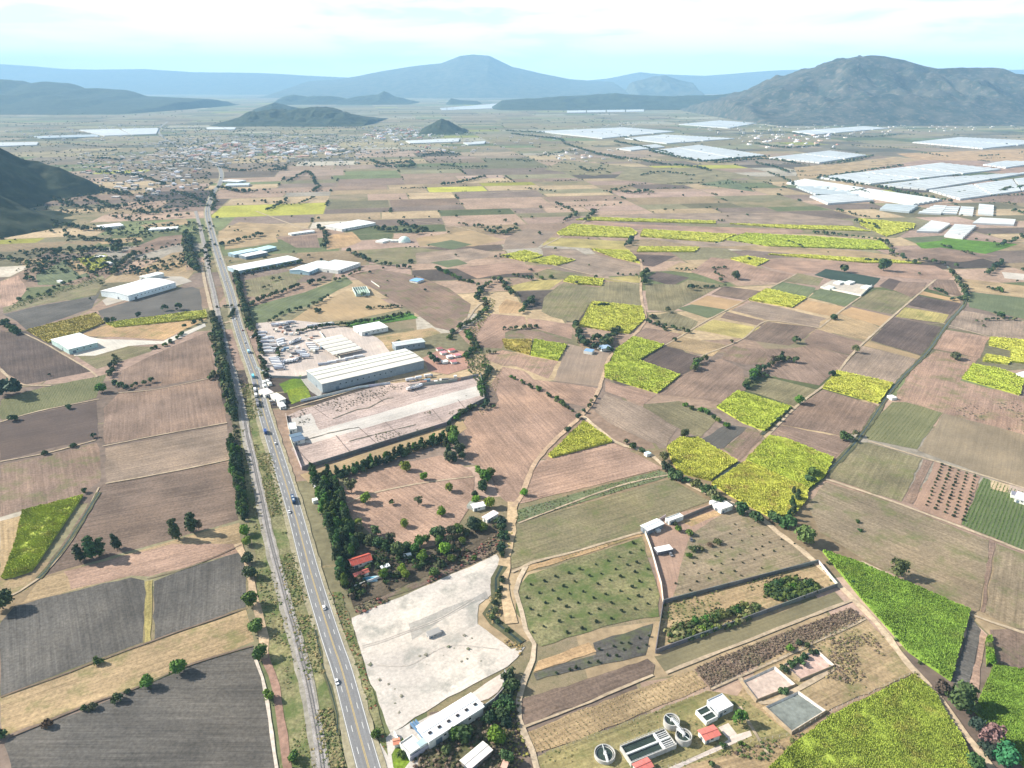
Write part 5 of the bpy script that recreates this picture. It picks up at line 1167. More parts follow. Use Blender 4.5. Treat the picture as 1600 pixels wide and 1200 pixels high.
row('680,568 672,558', 8, 9, 'round', 'D', 'dark tree between largest warehouse and scrap yard', 'trees at the scrap yard')
row('700,530 715,515 735,505 745,495 760,485 755,470', 9, 6, 'bush', 'MDO', 'green bush along the winding stream', 'bushes along the stream')
row('745,470 752,455 765,445 780,440 790,450 800,462', 9, 11, 'round', 'DDM', 'dark tree in the wood where the stream turns', 'wood at the stream bend')
row('812,490 825,478 835,468', 9, 10, 'round', 'DK', 'dark tree in the clump right of the stream bend', 'clump right of the stream')
row('680,420 700,428 720,438 740,442', 8, 6, 'bush', 'DM', 'bush on the curved hedge above the brown field', 'curved hedge above the brown field')
row('800,432 815,435 830,438', 10, 9, 'round', 'DK', '{n} dark tree from the left in the short row beyond the stream', 'short row beyond the stream')
row('848,437 860,435', 9, 6, 'bush', 'M', 'green bush pair beyond the stream', 'green bush pair'); row('965,430 995,431', 9, 6, 'round', 'D', 'dark tree in the short row under the yellow wedge', 'short row under the yellow wedge')
row('900,510 905,530 915,542 930,545 945,538 955,525 965,518 950,540 935,530 920,538', 7, 9, 'round', 'DDKM', 'dark tree in the grove below the large cane field', 'grove below the large cane field')
row('1010,505 1030,510 1050,514 1072,520', 7, 7, 'round', 'MMD', 'green tree of the short hedge between two fields', 'green hedge between two fields')
row('1008,425 1005,435 1007,445', 9, 12, 'tall', 'D', 'dark tree where three tracks meet', 'trees where three tracks meet')
row('985,375 980,385', 12, 11, 'round', 'D', 'dark tree among the yellow strips', 'trees among the yellow strips')
row('1082,580 1090,570 1100,563', 7, 9, 'round', 'DMD', '{n} dark green tree of the short line beside the brown fields', 'short line beside the brown fields')
row('1165,610 1172,598 1180,588 1190,578', 7, 10, 'round', 'DMD', 'dark green tree in the diagonal line', 'diagonal line of trees')
row('1202,575 1212,566 1222,563 1232,566 1242,568', 6, 10, 'tall', 'KDB', 'tall grey dark tree in the clump on the brown fields', 'clump on the brown fields')
row('1067,633 1085,640 1105,648 1120,658 1135,668', 8, 5, 'bush', 'DM', 'bush in the hedge behind the olive field', 'hedge behind the olive field')
row('1200,672 1215,658 1235,640', 12, 5, 'round', 'D', '{n} small dark tree along the ditch behind the square cane field', 'small trees behind the square cane field', .1)
row('1505,470 1508,460 1500,445 1492,432 1485,425', 10, 9, 'round', 'DM', 'green tree along the far bend of the ditch', 'trees along the ditch bend')
row('1390,395 1405,400 1425,412 1445,408 1470,415 1490,418', 14, 10, 'round', 'DM', 'dark tree on the winding hedge below the meadow', 'winding hedge below the meadow')
row('1270,365 1300,368 1340,372 1378,378 1390,388', 10, 9, 'round', 'DK', 'dark tree of the belt above the yellow strip', 'belt above the yellow strip')
row('1540,430 1555,420 1565,410', 10, 10, 'round', 'DK', 'dark tree near the pale gravel yard', 'trees near the gravel yard')
row('1335,818 1345,832', 9, 3, 'bush', 'D', 'low bush by the dirt road bend', 'low bushes by the bend')
row('1300,885 1330,915 1365,955', 9, 2.5, 'bush', 'OD', 'low olive bush between dirt road and cane', 'low bushes between dirt road and cane')
row('1400,1000 1435,1035', 8, 2.5, 'bush', 'O', 'low bush beside the dirt road near the cane tip', 'low bushes near the cane tip')
row('1060,985 1090,975 1120,968 1150,955 1175,950', 5, 4.2, 'bush', 'DOM', 'green shrub along the middle of the scrub paddock', 'shrubs of the scrub paddock')
row('1200,920 1220,915 1240,918 1255,922 1262,915', 5, 4.5, 'bush', 'MDO', 'green shrub at the right end of the scrub paddock', 'shrubs of the scrub paddock')
row('1078,990 1100,988 1130,975', 6, 3.5, 'bush', 'GO', 'yellowish shrub along the near wall of the scrub paddock', 'shrubs of the scrub paddock')
row('1235,1015 1248,1005 1260,1008', 5, 3.5, 'bush', 'DM', 'green bush in the brown scrub strip', 'bushes in the brown scrub strip')
row('1225,1050 1245,1035 1275,1018', 5, 3.5, 'bush', 'DK', 'dark bush behind the far drying bed', 'bushes behind the drying beds')
row('1075,870 1085,863 1100,860 1120,852', 6, 4, 'bush', 'OMB', 'olive shrub along the straw paddock of the farm', 'shrubs of the farm')
row('1055,820 1062,828 1078,838', 7, 4, 'bush', 'OM', 'olive shrub in front of the farm house', 'shrubs of the farm')
row('180,600 195,608 215,603 240,597', 6, 7, 'round', 'MDD', 'dark tree of the short row between two brown fields', 'short row between two brown fields')
row('172,590 176,575 178,560', 7, 7, 'round', 'D', 'dark tree above the short row', 'trees above the short row')
row('5,508 18,513 30,522', 8, 8, 'bush', 'D', 'dark bush on the corner of the gravel track', 'bushes on the gravel track corner')
row('170,505 178,502', 9, 9, 'thin', 'B', 'grey leafless tree between the yellow field and the grey one', 'grey trees by the yellow field'); one(218,492,10,'round','D','dark green tree between the yellow field and the grey one'); one(280,480,10,'thin','O','sparse tree in the middle of the grey field edge'); one(258,482,8,'thin','B','faint sparse tree on the grey field edge')
row('285,513 300,508 315,505', 9, 8, 'round', 'D', 'dark tree beside the pale drive end', 'trees beside the pale drive end')
row('235,547 255,540 270,533 285,522', 9, 5, 'bush', 'DM', 'dark bush along the diagonal ditch', 'bushes along the diagonal ditch')
row('175,430 185,418 200,405 215,397', 9, 11, 'round', 'DK', 'dark tree in the wood behind the long white warehouse', 'wood behind the white warehouse')
row('215,400 240,393 260,388 285,382', 11, 8, 'round', 'D', 'dark tree on the hedge behind the warehouse', 'hedge behind the warehouse')
row('40,437 55,440', 9, 9, 'round', 'DM', 'dark tree beside the allotments', 'trees beside the allotments')
row('30,470 70,458 110,440 150,432', 12, 5, 'bush', 'DM', 'green bush on the thick hedge below the allotments', 'thick hedge below the allotments')
row('330,215 330,214', 5, 1, 'bush', 'D', 'x', 'x') if False else None
# trees beyond: seen as far belts
FAR = '''
1017,238 1060,247 1088,252 1110,254 1150,250 1200,246|9|14
960,222 1010,232 1050,242|9|13
880,225 930,240 975,250|10|12
930,242 990,250 1040,258 1085,262 1110,268|9|12
1120,256 1160,252 1200,250 1240,255|9|12
1290,258 1320,254 1350,248 1365,244|10|11
1370,293 1400,300 1440,308 1485,316|11|14
1290,280 1320,285 1350,290|9|12
1275,280 1300,276 1340,270 1380,264 1410,260|14|11
1330,296 1360,303|10|10
1560,300 1580,296 1610,292|12|12
1310,330 1330,335 1350,340 1370,340|12|10
1340,348 1360,352 1375,360|12|10
960,298 985,303 1005,300 1020,302|9|12
905,262 920,268 945,265|9|12
1000,275 1030,270 1060,272 1085,276|10|10
690,258 720,262 760,262|9|10
580,252 600,258 640,255 640,262 590,262|8|14
660,245 690,240 720,243|9|12
600,240 640,236 700,240|10|10
690,290 720,286 760,277|9|12
840,245 870,240 900,236|12|9
770,250 840,252 900,258|14|8
430,262 445,266 420,268|8|14
340,262 380,268 410,262|11|11
450,285 480,270 495,290|11|10
395,315 460,320 490,310|13|9
490,300 500,292|10|12
300,225 320,230 350,236|12|9
370,210 400,215 440,212|12|9
480,215 520,222 560,220|12|9
120,250 160,248 190,252|11|11
250,225 300,228|11|9
110,280 140,290 170,300 200,305|9|13
150,270 190,272 230,280 260,290|9|12
60,300 100,318 140,328|9|12
140,310 180,325 230,318|10|12
60,345 100,352 140,360 190,362|9|12
100,372 140,375 180,380 190,390|9|12
90,395 130,392 190,393|9|12
0,402 40,412 70,420|10|10
200,330 240,335 280,330|11|10
180,340 220,345 290,338|11|10
270,300 300,310 320,318|10|11
330,300 336,315 334,330|10|9
345,295 370,300 390,300|8|13
380,302 420,298|10|10
345,385 370,378 390,372|8|10
420,330 435,322 450,312|12|10
400,372 410,368|8|12
500,355 510,372 505,388|9|10
580,358 620,362 660,366|8|12
620,350 650,358 665,362|8|12
545,395 560,402 575,410|9|10
590,412 620,416 640,420|10|9
720,352 750,355 780,360|9|10
760,362 790,366 800,360|9|11
780,366 810,360|10|10
870,320 900,335 880,345|11|10
930,330 915,345|10|10
950,300 990,290|14|8
820,295 860,300|14|9
1100,290 1140,288|14|8
960,210 1000,222|10|9
800,210 870,218 880,222|7|13
790,205 850,208|7|12
1180,205 1230,208 1260,212|8|11
1180,225 1230,232 1280,228|8|12
1300,212 1350,215 1400,212|9|11
1200,190 1260,195 1320,192|12|11
1330,228 1400,232|14|9
1440,240 1480,245|14|9
1530,245 1560,243|12|9
1180,255 1210,262 1230,270|9|11
1200,270 1225,280 1240,290|10|10
620,185 700,190|20|9
100,225 180,232|14|9
0,215 60,216|14|9
-20,190 80,195 160,190|18|9
440,195 560,200 620,196|16|9
660,205 760,210|14|9
900,190 1000,192|16|9
1580,330 1600,335|10|10
1560,385 1580,378 1600,370|10|9
1500,370 1540,378|22|7
930,545 950,550|7|8
'''
FT = []
for ln in FAR.strip().split('\n'):
    s, sp, h = ln.split('|')
    for p in smooth_line(GP(PT(s)), float(sp)): FT.append((p.x+random.uniform(-5, 5), p.y+random.uniform(-9, 9), float(h)*random.uniform(.6, 1.15)))
FT += HEDGE
for _ in range(1500):        # loose trees and bushes over the far plain, on plot edges
    Y = random.uniform(1100, 9000); X = random.uniform(-.8, .8)*Y; q = vnoise(np.array([X]), np.array([Y]), 500, 4)[0]
    if q > .45: FT.append((X, Y, random.uniform(3, 8)*(1+Y/9000)))
for _ in range(4200):
    q = G(random.uniform(-30, 330), random.uniform(240, 430))
    if fbm(np.array([q[0]]), np.array([q[1]]), 120, 3, 8)[0] > .52: FT.append((*q, 2.5+7*random.random()**2))
for _ in range(1700):        # bushy left side and the town's trees
    px, py = (random.uniform(-30, 330), random.uniform(215, 330)) if random.random() < .4 else (random.uniform(260, 720), random.uniform(198, 262))
    FT.append((*G(px, py), random.uniform(4, 10)))
TREES.sort(key=lambda t: -t[2]/math.hypot(t[0], t[1]))
NT = {'tree': 0, 'bush': 0}
for x, y, h, kind, c, label, grp in TREES:
    nm = 'bush' if kind == 'bush' else 'tree'
    if NT[nm] >= 300: FT.append((x, y, h)); continue
    NT[nm] += 1; cm, tm = KINDS[kind][random.randrange(4)]; c = tuple(a*random.uniform(.8, 1.2) for a in c)
    hh = h; o = empty(nm, (x, y, 0), random.uniform(0, 6.28), label, nm, grp); o.scale = (hh*random.uniform(.9, 1.12), hh*random.uniform(.9, 1.12), hh)
    k = link('crown', cm, o, c)
    if kind != 'bush': link('trunk', tm, o)
print('TREES', NT, len(FT))
def merged_foliage(name, pts, H, cols, q=18, wide=.45, label=None, mat=None):
    """many small crowns in one mesh: q leaf faces and a dense core each"""
    n = len(pts); P = np.asarray(pts, float); H = np.asarray(H, float); d = rng.normal(size=(n, q, 3)); d /= np.linalg.norm(d, axis=2, keepdims=True); d[..., 2] = np.abs(d[..., 2])*1.1-.25
    R = H[:, None, None]*np.array([wide, wide, .42]); C = np.concatenate([P[:, :2], (H*.5)[:, None]], 1)[:, None]+d*R*rng.uniform(.7, 1.1, (n, q, 1))
    a = rng.normal(size=(n, q, 3)); a = np.cross(d, a); a /= np.linalg.norm(a, axis=2, keepdims=True)+1e-9; b = np.cross(d, a); s = (H[:, None, None]*.17)*rng.uniform(.7, 1.3, (n, q, 1))
    V = np.stack([C-a*s-b*s, C+a*s-b*s, C+a*s+b*s, C-a*s+b*s], 2).reshape(-1, 3); F = np.arange(n*q*4).reshape(-1, 4)
    k = np.array([[1,0,0],[0,1,0],[-1,0,0],[0,-1,0],[0,0,1],[0,0,-1]], float); core = (C.mean(1)[:, None]*0+np.concatenate([P[:, :2], (H*.48)[:, None]], 1)[:, None])+k*R*np.array(.8)
    cf = np.array([(0,1,4,4),(1,2,4,4),(2,3,4,4),(3,0,4,4)]); base = len(V); V = np.concatenate([V, core.reshape(-1, 3)])
    me_cols = np.concatenate([np.repeat(cols*rng.uniform(.75, 1.25, (n, 1)), q*4, 0), np.repeat(cols*.9, 6, 0)])
    cfa = (base+np.arange(n)[:, None, None]*6+cf[None]).reshape(-1, 4)
    me = fast_mesh(name, V, F, mat or M['tufts'], me_cols)
    # cores as triangles
    me2 = None
    tri = cfa[:, :3]; Fv = np.concatenate([F[:, [0, 1, 2]], F[:, [0, 2, 3]], tri]); me = fast_mesh(name, V, Fv, mat or M['tufts'], me_cols)
    return tag(link(name, me), label, None, None, 'stuff')
M['tufts'] = tint_mat('small foliage', .25, .3, .9, .1)
fc = np.array([(.04,.065,.028),(.06,.09,.035),(.10,.105,.05),(.03,.055,.03)])
merged_foliage('distant_trees', [(x, y) for x, y, h in FT], [h for x, y, h in FT], fc[rng.integers(0, 4, len(FT))], 16, .5, 'countless small trees and bushes over the distant plain')
EXCL = [GP(PT(s)) for s in ('1122,1137 1138,1130 1152,1148 1172,1142 1175,1150 1145,1163 1045,1208 1028,1208 1128,1163 1138,1156','960,1168 1038,1136 1060,1165 987,1196','1085,1110 1107,1098 1105,1092 1130,1082 1148,1104 1124,1120 1104,1130','1092,1143 1114,1133 1127,1148 1102,1158','932,1176 945,1164 958,1176 945,1190','1037,1125 1050,1112 1082,1148 1068,1162','640,1150 740,1083 757,1106 668,1165 640,1190','715,1190 752,1160 770,1172 735,1203')]
# weeds, stubble and grass that nobody could count
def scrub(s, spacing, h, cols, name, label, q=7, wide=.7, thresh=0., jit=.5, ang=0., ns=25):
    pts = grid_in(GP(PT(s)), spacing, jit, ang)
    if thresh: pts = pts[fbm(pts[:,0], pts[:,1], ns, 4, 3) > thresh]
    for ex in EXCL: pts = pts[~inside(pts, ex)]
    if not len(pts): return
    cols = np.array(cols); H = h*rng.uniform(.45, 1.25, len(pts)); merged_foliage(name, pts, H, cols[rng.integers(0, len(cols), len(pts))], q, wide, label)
DRY = [(.33,.27,.13),(.26,.21,.11),(.20,.18,.09)]; GRN = [(.10,.13,.05),(.13,.16,.05),(.07,.10,.035),(.20,.19,.08)]; BRN = [(.17,.12,.09),(.21,.16,.12),(.13,.10,.07),(.24,.19,.13)]
scrub('400,600 440,780 470,900 500,1010 540,1200 505,1200 470,1030 440,900 415,780 385,640 372,600', 1.6, 1.3, GRN+DRY, 'verge_weeds', 'weeds and low scrub between railway and highway', 6, .8, .42)
scrub('440,1045 450,1045 500,1200 452,1200 446,1150', 2., 1., GRN+DRY, 'verge_weeds', 'weeds between reddish path and railway', 6, .8, .4)
scrub('412,800 430,900 455,1000 470,1060 440,1045 412,960 398,880 392,800', 2.4, 1.2, GRN+DRY, 'verge_weeds', 'weeds left of the railway', 6, .8, .45)
scrub('380,660 395,740 405,800 385,800 375,720 370,660', 2.4, 1.2, GRN+DRY, 'verge_weeds', 'weeds beside the far railway', 6, .8, .42)
scrub('510,925 535,925 545,970 600,1140 605,1180 590,1150 545,1010', 1.8, 1.1, GRN+[(.28,.12,.07)], 'verge_weeds', 'green and reddish weeds between highway and bare lot', 6, .8, .36)
scrub('550,950 600,930 690,890 780,833 788,845 775,864 640,925 560,962', 2.2, 1.9, BRN+[(.10,.11,.06),(.30,.12,.10)], 'rubble_scrub', 'brown thorny scrub above the bare lot', 8, .7, .36)
scrub('1085,1045 1130,1025 1330,950 1352,968 1200,1030 1110,1075', 1.35, 1.25, BRN, 'dry_scrub', 'reddish brown dry scrub strip', 8, .7)
scrub('1037,945 1280,880 1308,916 1027,1018', 2.6, 1.3, DRY+GRN, 'paddock_weeds', 'weeds of the narrow paddock', 6, .8, .5)
scrub('1190,1035 1350,962 1430,1050 1290,1113 1262,1100 1310,1050 1270,1010', 2.2, 1.1, DRY+GRN+BRN[:2], 'pasture_weeds', 'dry weeds right of the drying beds', 6, .8, .5)
scrub('1300,1000 1360,990 1400,1040 1330,1070 1290,1060', 1.6, 1.3, BRN+DRY, 'pasture_weeds', 'tangle of dry grass beside the dirt road', 7, .8, .4)
scrub('830,1185 1105,1080 1160,1090 1240,1150 1010,1215 840,1215', 2.2, .7, GRN+DRY+DRY, 'grass_tufts', 'rough grass round the water works', 5, 1., .47)
scrub('640,1200 655,1175 720,1130 790,1080 810,1100 815,1215', 2., 1.8, BRN+[(.06,.06,.03),(.08,.09,.04)], 'thicket', 'dark tangled thicket behind the factory wall', 8, .7, .36)
scrub('785,1100 800,1060 815,1075 808,1120 825,1180 800,1215 790,1150', 1.8, 1.3, [(.33,.30,.08),(.24,.24,.07),(.30,.24,.12)], 'bank_grass', 'yellow green grass on the gully bank', 6, .8, .35)
scrub('765,935 780,920 790,985 820,1010 812,1025 770,985 760,965', 1.6, 1.2, [(.38,.28,.12),(.28,.24,.10),(.40,.30,.15)], 'bank_grass', 'straw coloured grass on the ditch bank', 6, .8, .35)
scrub('787,870 800,850 803,830 797,830 788,850', 1.8, 1., [(.40,.33,.10),(.30,.27,.09)], 'bank_grass', 'yellow grass on the dirt road bank', 6, .9, .35)
scrub('802,807 807,797 1030,735 1048,742 1040,746 810,815', 2.2, 1., GRN+BRN[:2], 'strip_weeds', 'green weeds on the strip between two fields', 6, .8, .42)
scrub('800,893 900,862 1003,832 1003,837 825,894', 2.4, .8, DRY+GRN[:1], 'strip_weeds', 'dry weeds along the orchard edge', 6, .9, .4)
scrub('1110,1178 1240,1150 1300,1118 1430,1052 1440,1062 1310,1130 1200,1190', 2., 1.6, BRN+GRN, 'strip_weeds', 'weeds along the cane edge', 7, .8, .4)
scrub('445,655 470,640 600,600 640,605 500,655 465,668', 3.2, 1.2, [(.14,.13,.09),(.10,.10,.06)], 'lot_weeds', 'dark weeds in the cracks of the empty lot', 6, .8, .56)
scrub('470,720 560,690 640,655 730,618 700,662 600,695 478,730', 3.2, 1.2, [(.16,.15,.09),(.12,.13,.06)], 'lot_weeds', 'weeds along the near side of the empty lot', 6, .8, .6)
scrub('725,560 750,540 770,580 757,625 745,600 735,585', 3.4, 2.4, GRN+[(.05,.08,.03)], 'thicket', 'green thicket behind scrap yard and lot', 8, .7, .3)
scrub('745,640 770,630 765,600 775,578 785,575 768,640 750,650', 3.4, 1.2, DRY, 'bank_grass', 'straw grass on the field edge', 6, .8, .4)
scrub('740,505 760,480 765,465 775,470 768,490 750,515 735,545 730,520', 4., 2.2, [(.16,.20,.04),(.10,.14,.04),(.2,.2,.06)], 'stream_bank', 'green growth along the stream', 7, .7, .3)
scrub('20,475 150,430 160,440 90,460 10,488', 4.5, 2.2, GRN+[(.05,.08,.03)], 'hedge_growth', 'rough hedge growth below the allotments', 7, .7, .3)
scrub('1462,548 1475,545 1530,560 1500,595 1600,625 1600,680 1500,650 1420,625 1425,577', 5.5, 1.4, [(.13,.12,.10),(.2,.16,.12)], 'dusty_weeds', 'grey weeds on the dusty pink field', 6, .9, .6, ns=60)
# rows of straw stubble and crop rows that show as rows
def rows(s, ang_pts, rsp, psp, h, cols, name, label, q=5, wide=.6):
    a, b = GP(PT(ang_pts)); ang = math.atan2(b[1]-a[1], b[0]-a[0]); P = GP(PT(s)); c, sn = math.cos(-ang), math.sin(-ang); R = [(x*c-y*sn, x*sn+y*c) for x, y in P]
    xs = [p[0] for p in R]; ys = [p[1] for p in R]; gx, gy = np.meshgrid(np.arange(min(xs), max(xs), psp), np.arange(min(ys), max(ys), rsp))
    Q = np.stack([gx.ravel()+rng.uniform(-.4, .4, gx.size)*psp, gy.ravel()+rng.uniform(-.1, .1, gx.size)*rsp], 1); Q = Q[inside(Q, R)]
    c, sn = math.cos(ang), math.sin(ang); Q = np.stack([Q[:,0]*c-Q[:,1]*sn, Q[:,0]*sn+Q[:,1]*c], 1); cols = np.array(cols)
    merged_foliage(name, Q, h*rng.uniform(.6, 1.2, len(Q)), cols[rng.integers(0, len(cols), len(Q))], q, wide, label)
rows('825,1145 900,1112 1082,1047 1105,1073 900,1158 830,1180', '860,1120 900,1160', 2.7, 1.1, .8, [(.48,.37,.20),(.40,.31,.17),(.30,.25,.13)], 'stubble_rows', 'rows of cut straw stubble beside the water works')
rows('1536,747 1560,755 1660,790 1660,885 1502,820', '1502,820 1536,747', 2.6, 1.0, .9, [(.09,.15,.04),(.12,.19,.05)], 'crop_rows', 'green crop rows at the right edge')
rows('1349,675 1394,628 1417,629 1472,645 1432,702 1357,687', '1349,675 1394,628', 3.2, 1.6, .6, [(.13,.16,.07),(.10,.13,.05)], 'crop_rows', 'thin olive crop rows beside the ditch')
rows('0,625 40,612 165,585 166,590 152,612 150,622 60,642 0,656', '150,622 165,586', 2.8, 1.6, .6, [(.12,.15,.07),(.15,.17,.09)], 'crop_rows', 'grey green crop rows at the left edge')
rows('1160,1180 1240,1150 1300,1120 1285,1140 1180,1195', '1160,1180 1300,1120', 2.4, 1.1, .5, [(.42,.34,.19),(.33,.27,.15)], 'stubble_rows', 'pale rows along the cane', 5, .6)
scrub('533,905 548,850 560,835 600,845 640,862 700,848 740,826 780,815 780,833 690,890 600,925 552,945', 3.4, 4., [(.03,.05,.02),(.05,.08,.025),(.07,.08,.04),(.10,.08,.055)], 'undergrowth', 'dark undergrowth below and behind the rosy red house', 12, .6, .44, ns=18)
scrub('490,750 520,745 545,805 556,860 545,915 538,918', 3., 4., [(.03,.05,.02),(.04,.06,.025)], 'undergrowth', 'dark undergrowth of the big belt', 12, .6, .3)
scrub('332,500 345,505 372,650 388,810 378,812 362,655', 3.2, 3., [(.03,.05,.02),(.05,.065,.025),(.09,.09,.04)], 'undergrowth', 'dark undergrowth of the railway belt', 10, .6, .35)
scrub('560,1000 640,960 745,925 745,975 790,1015 700,1075 610,1125', 9., 1.2, [(.24,.23,.18),(.17,.18,.12)], 'lot_weeds', 'faint scattered weeds on the bare lot', 7, 1.2, .56, ns=22)
scrub('1040,985 1075,975 1120,958 1165,942 1190,950 1180,968 1100,995 1045,1010', 2.4, 3.6, [(.06,.09,.03),(.09,.12,.035),(.13,.14,.05),(.20,.19,.09)], 'paddock_thicket', 'green thicket along the near wall of the paddock', 12, .7, .4, ns=14)
scrub('1190,935 1205,910 1240,903 1270,912 1280,925 1230,940', 2.2, 3.8, [(.05,.08,.03),(.08,.11,.03)], 'paddock_thicket', 'green thicket at the right end of the paddock', 12, .7, .36, ns=14)
scrub('1085,1045 1130,1025 1330,950 1352,968 1200,1030 1110,1075', 1.6, .9, BRN, 'dry_scrub', 'finer growth of the dry scrub strip', 7, .9, .3)
# young orchard trees, each with its shadow
PB = [crown_mesh('bush', 900+k) for k in range(4)]
def saplings(pts, h, cols, label, grp):
    for x, y in pts:
        o = link('sapling', random.choice(PB), None, random.choice(cols)); o.location = (x, y, .1); o.rotation_euler[2] = random.uniform(0, 6.28); k = h*random.uniform(.75, 1.2); o.scale = (k*.8, k*.8, k); tag(o, label, 'sapling', grp)
def orchard(s, sp, ang, jit=.12): return grid_in(GP(PT(s)), sp, jit, ang)
DC = [(.035,.055,.025),(.05,.075,.03),(.025,.04,.02)]
saplings(orchard('805,950 812,920 826,905 1000,845 1025,925 1020,962 960,970 845,1003 828,985', 10.2, .45, .17), 1.9, DC, 'small dark round sapling on the lush green plot left of the walled farm', 'saplings on the lush green plot')
saplings(orchard('838,1060 838,1053 930,1024 930,1008 1018,978 1010,1022', 6.6, .4, .25), 1.7, DC, 'small dark sapling on the grey strip below the lush plot', 'saplings on the grey strip')
a, b = GP([(1440,790), (1466,722)]); ang = math.atan2(b[1]-a[1], b[0]-a[0]); c_, d_ = GP([(1440,790), (1500,815)]); 
pp = []
e1 = Vector(b)-Vector(a); e2 = Vector(d_)-Vector(c_)
for i in range(5):
    for k in range(14): p = Vector(a)+e2*(.12+i*.235)+e1*(k+.5)/14; pp.append((p.x+random.uniform(-.4,.4), p.y+random.uniform(-.4,.4)))
for i, q in enumerate(pp): saplings([q], 2.0, DC, 'small dark sapling, %s from the near end of the %s row from the left on the pink plot' % (ORDN(i % 14), ORD[i//14]), 'saplings in five rows on the pink plot')
saplings(orchard('1060,935 1050,915 1080,880 1145,810 1235,845 1255,862 1160,905', 10.5, .5, .3), 1.4, [(.07,.07,.035),(.05,.06,.03)], 'tiny shrub on the brown field of the walled farm', 'tiny shrubs on the farm field')
# ------------------------------------------------------------------ vehicles
def wheels(e, xs, w, r=.36):
    for x in xs:
        for s in (-1, 1):
            v = []; f = []; n = 12
            for k in range(n): a = 2*math.pi*k/n; v += [(x+r*math.cos(a), s*w/2-.12, r+r*math.sin(a)), (x+r*math.cos(a), s*w/2+.12, r+r*math.sin(a))]
            f = [(2*k, 2*((k+1)%n), 2*((k+1)%n)+1, 2*k+1) for k in range(n)]+[tuple(range(0, 2*n, 2)), tuple(range(1, 2*n, 2))[::-1]]
            link('wheel', pydata('wheel', v, f, M['rubber']), e)
def prof(pts, w, taper=1.):
    """side profile extruded across the width"""
    m = MB(); n = len(pts); m.add([(x, -w/2*(taper if z > 1 else 1), z) for x, z in pts]+[(x, w/2*(taper if z > 1 else 1), z) for x, z in pts], [tuple(range(n)), tuple(range(n, 2*n))[::-1]]+[(i, n+i, n+(i+1)%n, (i+1)%n) for i in range(n)]); return m
def car(loc, rz, col, label, grp=None, pickup=False):
    e = empty('car', (*loc, .60), rz, label, 'pickup' if pickup else 'car', grp)
    prof([(-2.2,.35),(2.2,.35),(2.25,.75),(1.2,.95),(-2.1,1.0),(-2.25,.7)], 1.85).obj('body', M['paint'], e, col)
    prof([(-1.9 if not pickup else -.5,.96),(1.15,.94),(.55,1.45),(-1.4 if not pickup else -.35,1.48)], 1.7, .85).obj('window', M['glass'], e)
    m = MB(); m.box(-1.3 if not pickup else -.3, -.72, 1.47, .5, .72, 1.53); m.obj('roof', M['paint'], e, col)
    if pickup: m = wall_box(-2.2, -.9, -.55, .9, .98, 1.35, .1); m.obj('load_bed', M['paint'], e, col)
    wheels(e, (-1.4, 1.4), 1.75); 
    for s in (-.65, .65): m = MB(); m.box(2.2, s-.2, .62, 2.27, s+.2, .78); m.obj('headlight', M['paint'], e, (.8,.8,.75))
    return e
def bus(loc, rz, col, label):
    e = empty('bus', (*loc, .60), rz, label, 'bus')
    prof([(-6,.4),(6,.4),(6.1,2.6),(5.7,3.1),(-5.9,3.1),(-6.05,2.6)], 2.6).obj('body', M['paint'], e, col)
    for s in (-1, 1): m = MB(); m.box(-5.5, s*1.3-.02, 1.7, 5.2, s*1.3+.02, 2.6); m.obj('window', M['glass'], e)
    m = MB(); m.box(6.0, -1.15, 1.4, 6.13, 1.15, 2.7); m.obj('windscreen', M['glass'], e)
    for x in (-3, 2): m = MB(); m.box(x-1, -.7, 3.1, x+1, .7, 3.35); m.obj('roof_unit', M['paint'], e, (.5,.55,.6))
    wheels(e, (-3.8, 4.), 2.5, .5)
def truck(loc, rz, cab, box, label, grp=None, L_=9., trailer=False, cabin=True):
    e = empty('truck', (*loc, .60), rz, label, 'truck' if cabin else 'trailer', grp); 
    if not cabin: e.name = 'trailer'
    m = MB(); m.box(-L_/2, -1.25, 1.1, L_/2, 1.25, 3.7); m.obj('cargo_box', M['paint'], e, box)
    m = MB(); m.box(-L_/2, -.9, .75, L_/2+.4, .9, 1.09); m.obj('chassis', M['rubber'], e)
    if cabin:
        prof([(L_/2+.3,.5),(L_/2+2.6,.5),(L_/2+2.6,1.7),(L_/2+2.1,2.9),(L_/2+.3,3.)], 2.4).obj('cab', M['paint'], e, cab)
        m = MB(); m.box(L_/2+2.2, -1.05, 1.8, L_/2+2.62, 1.05, 2.6); m.obj('windscreen', M['glass'], e)
    wheels(e, (-L_/2+1.2, -L_/2+2.5)+((L_/2+1.4,) if cabin else ()), 2.3, .5)
def road_angle(p):
    i = min(range(len(hl)-1), key=lambda k: (hl[k]-Vector(p)).length); d = hl[i+1]-hl[i]; return math.atan2(d.y, d.x), hl[i], Vector((d.y, -d.x)).normalized()
def on_road(px, py, off):
    a, p, n = road_angle(G(px, py)); return p+n*off, a
WC = (.75,.75,.76); 
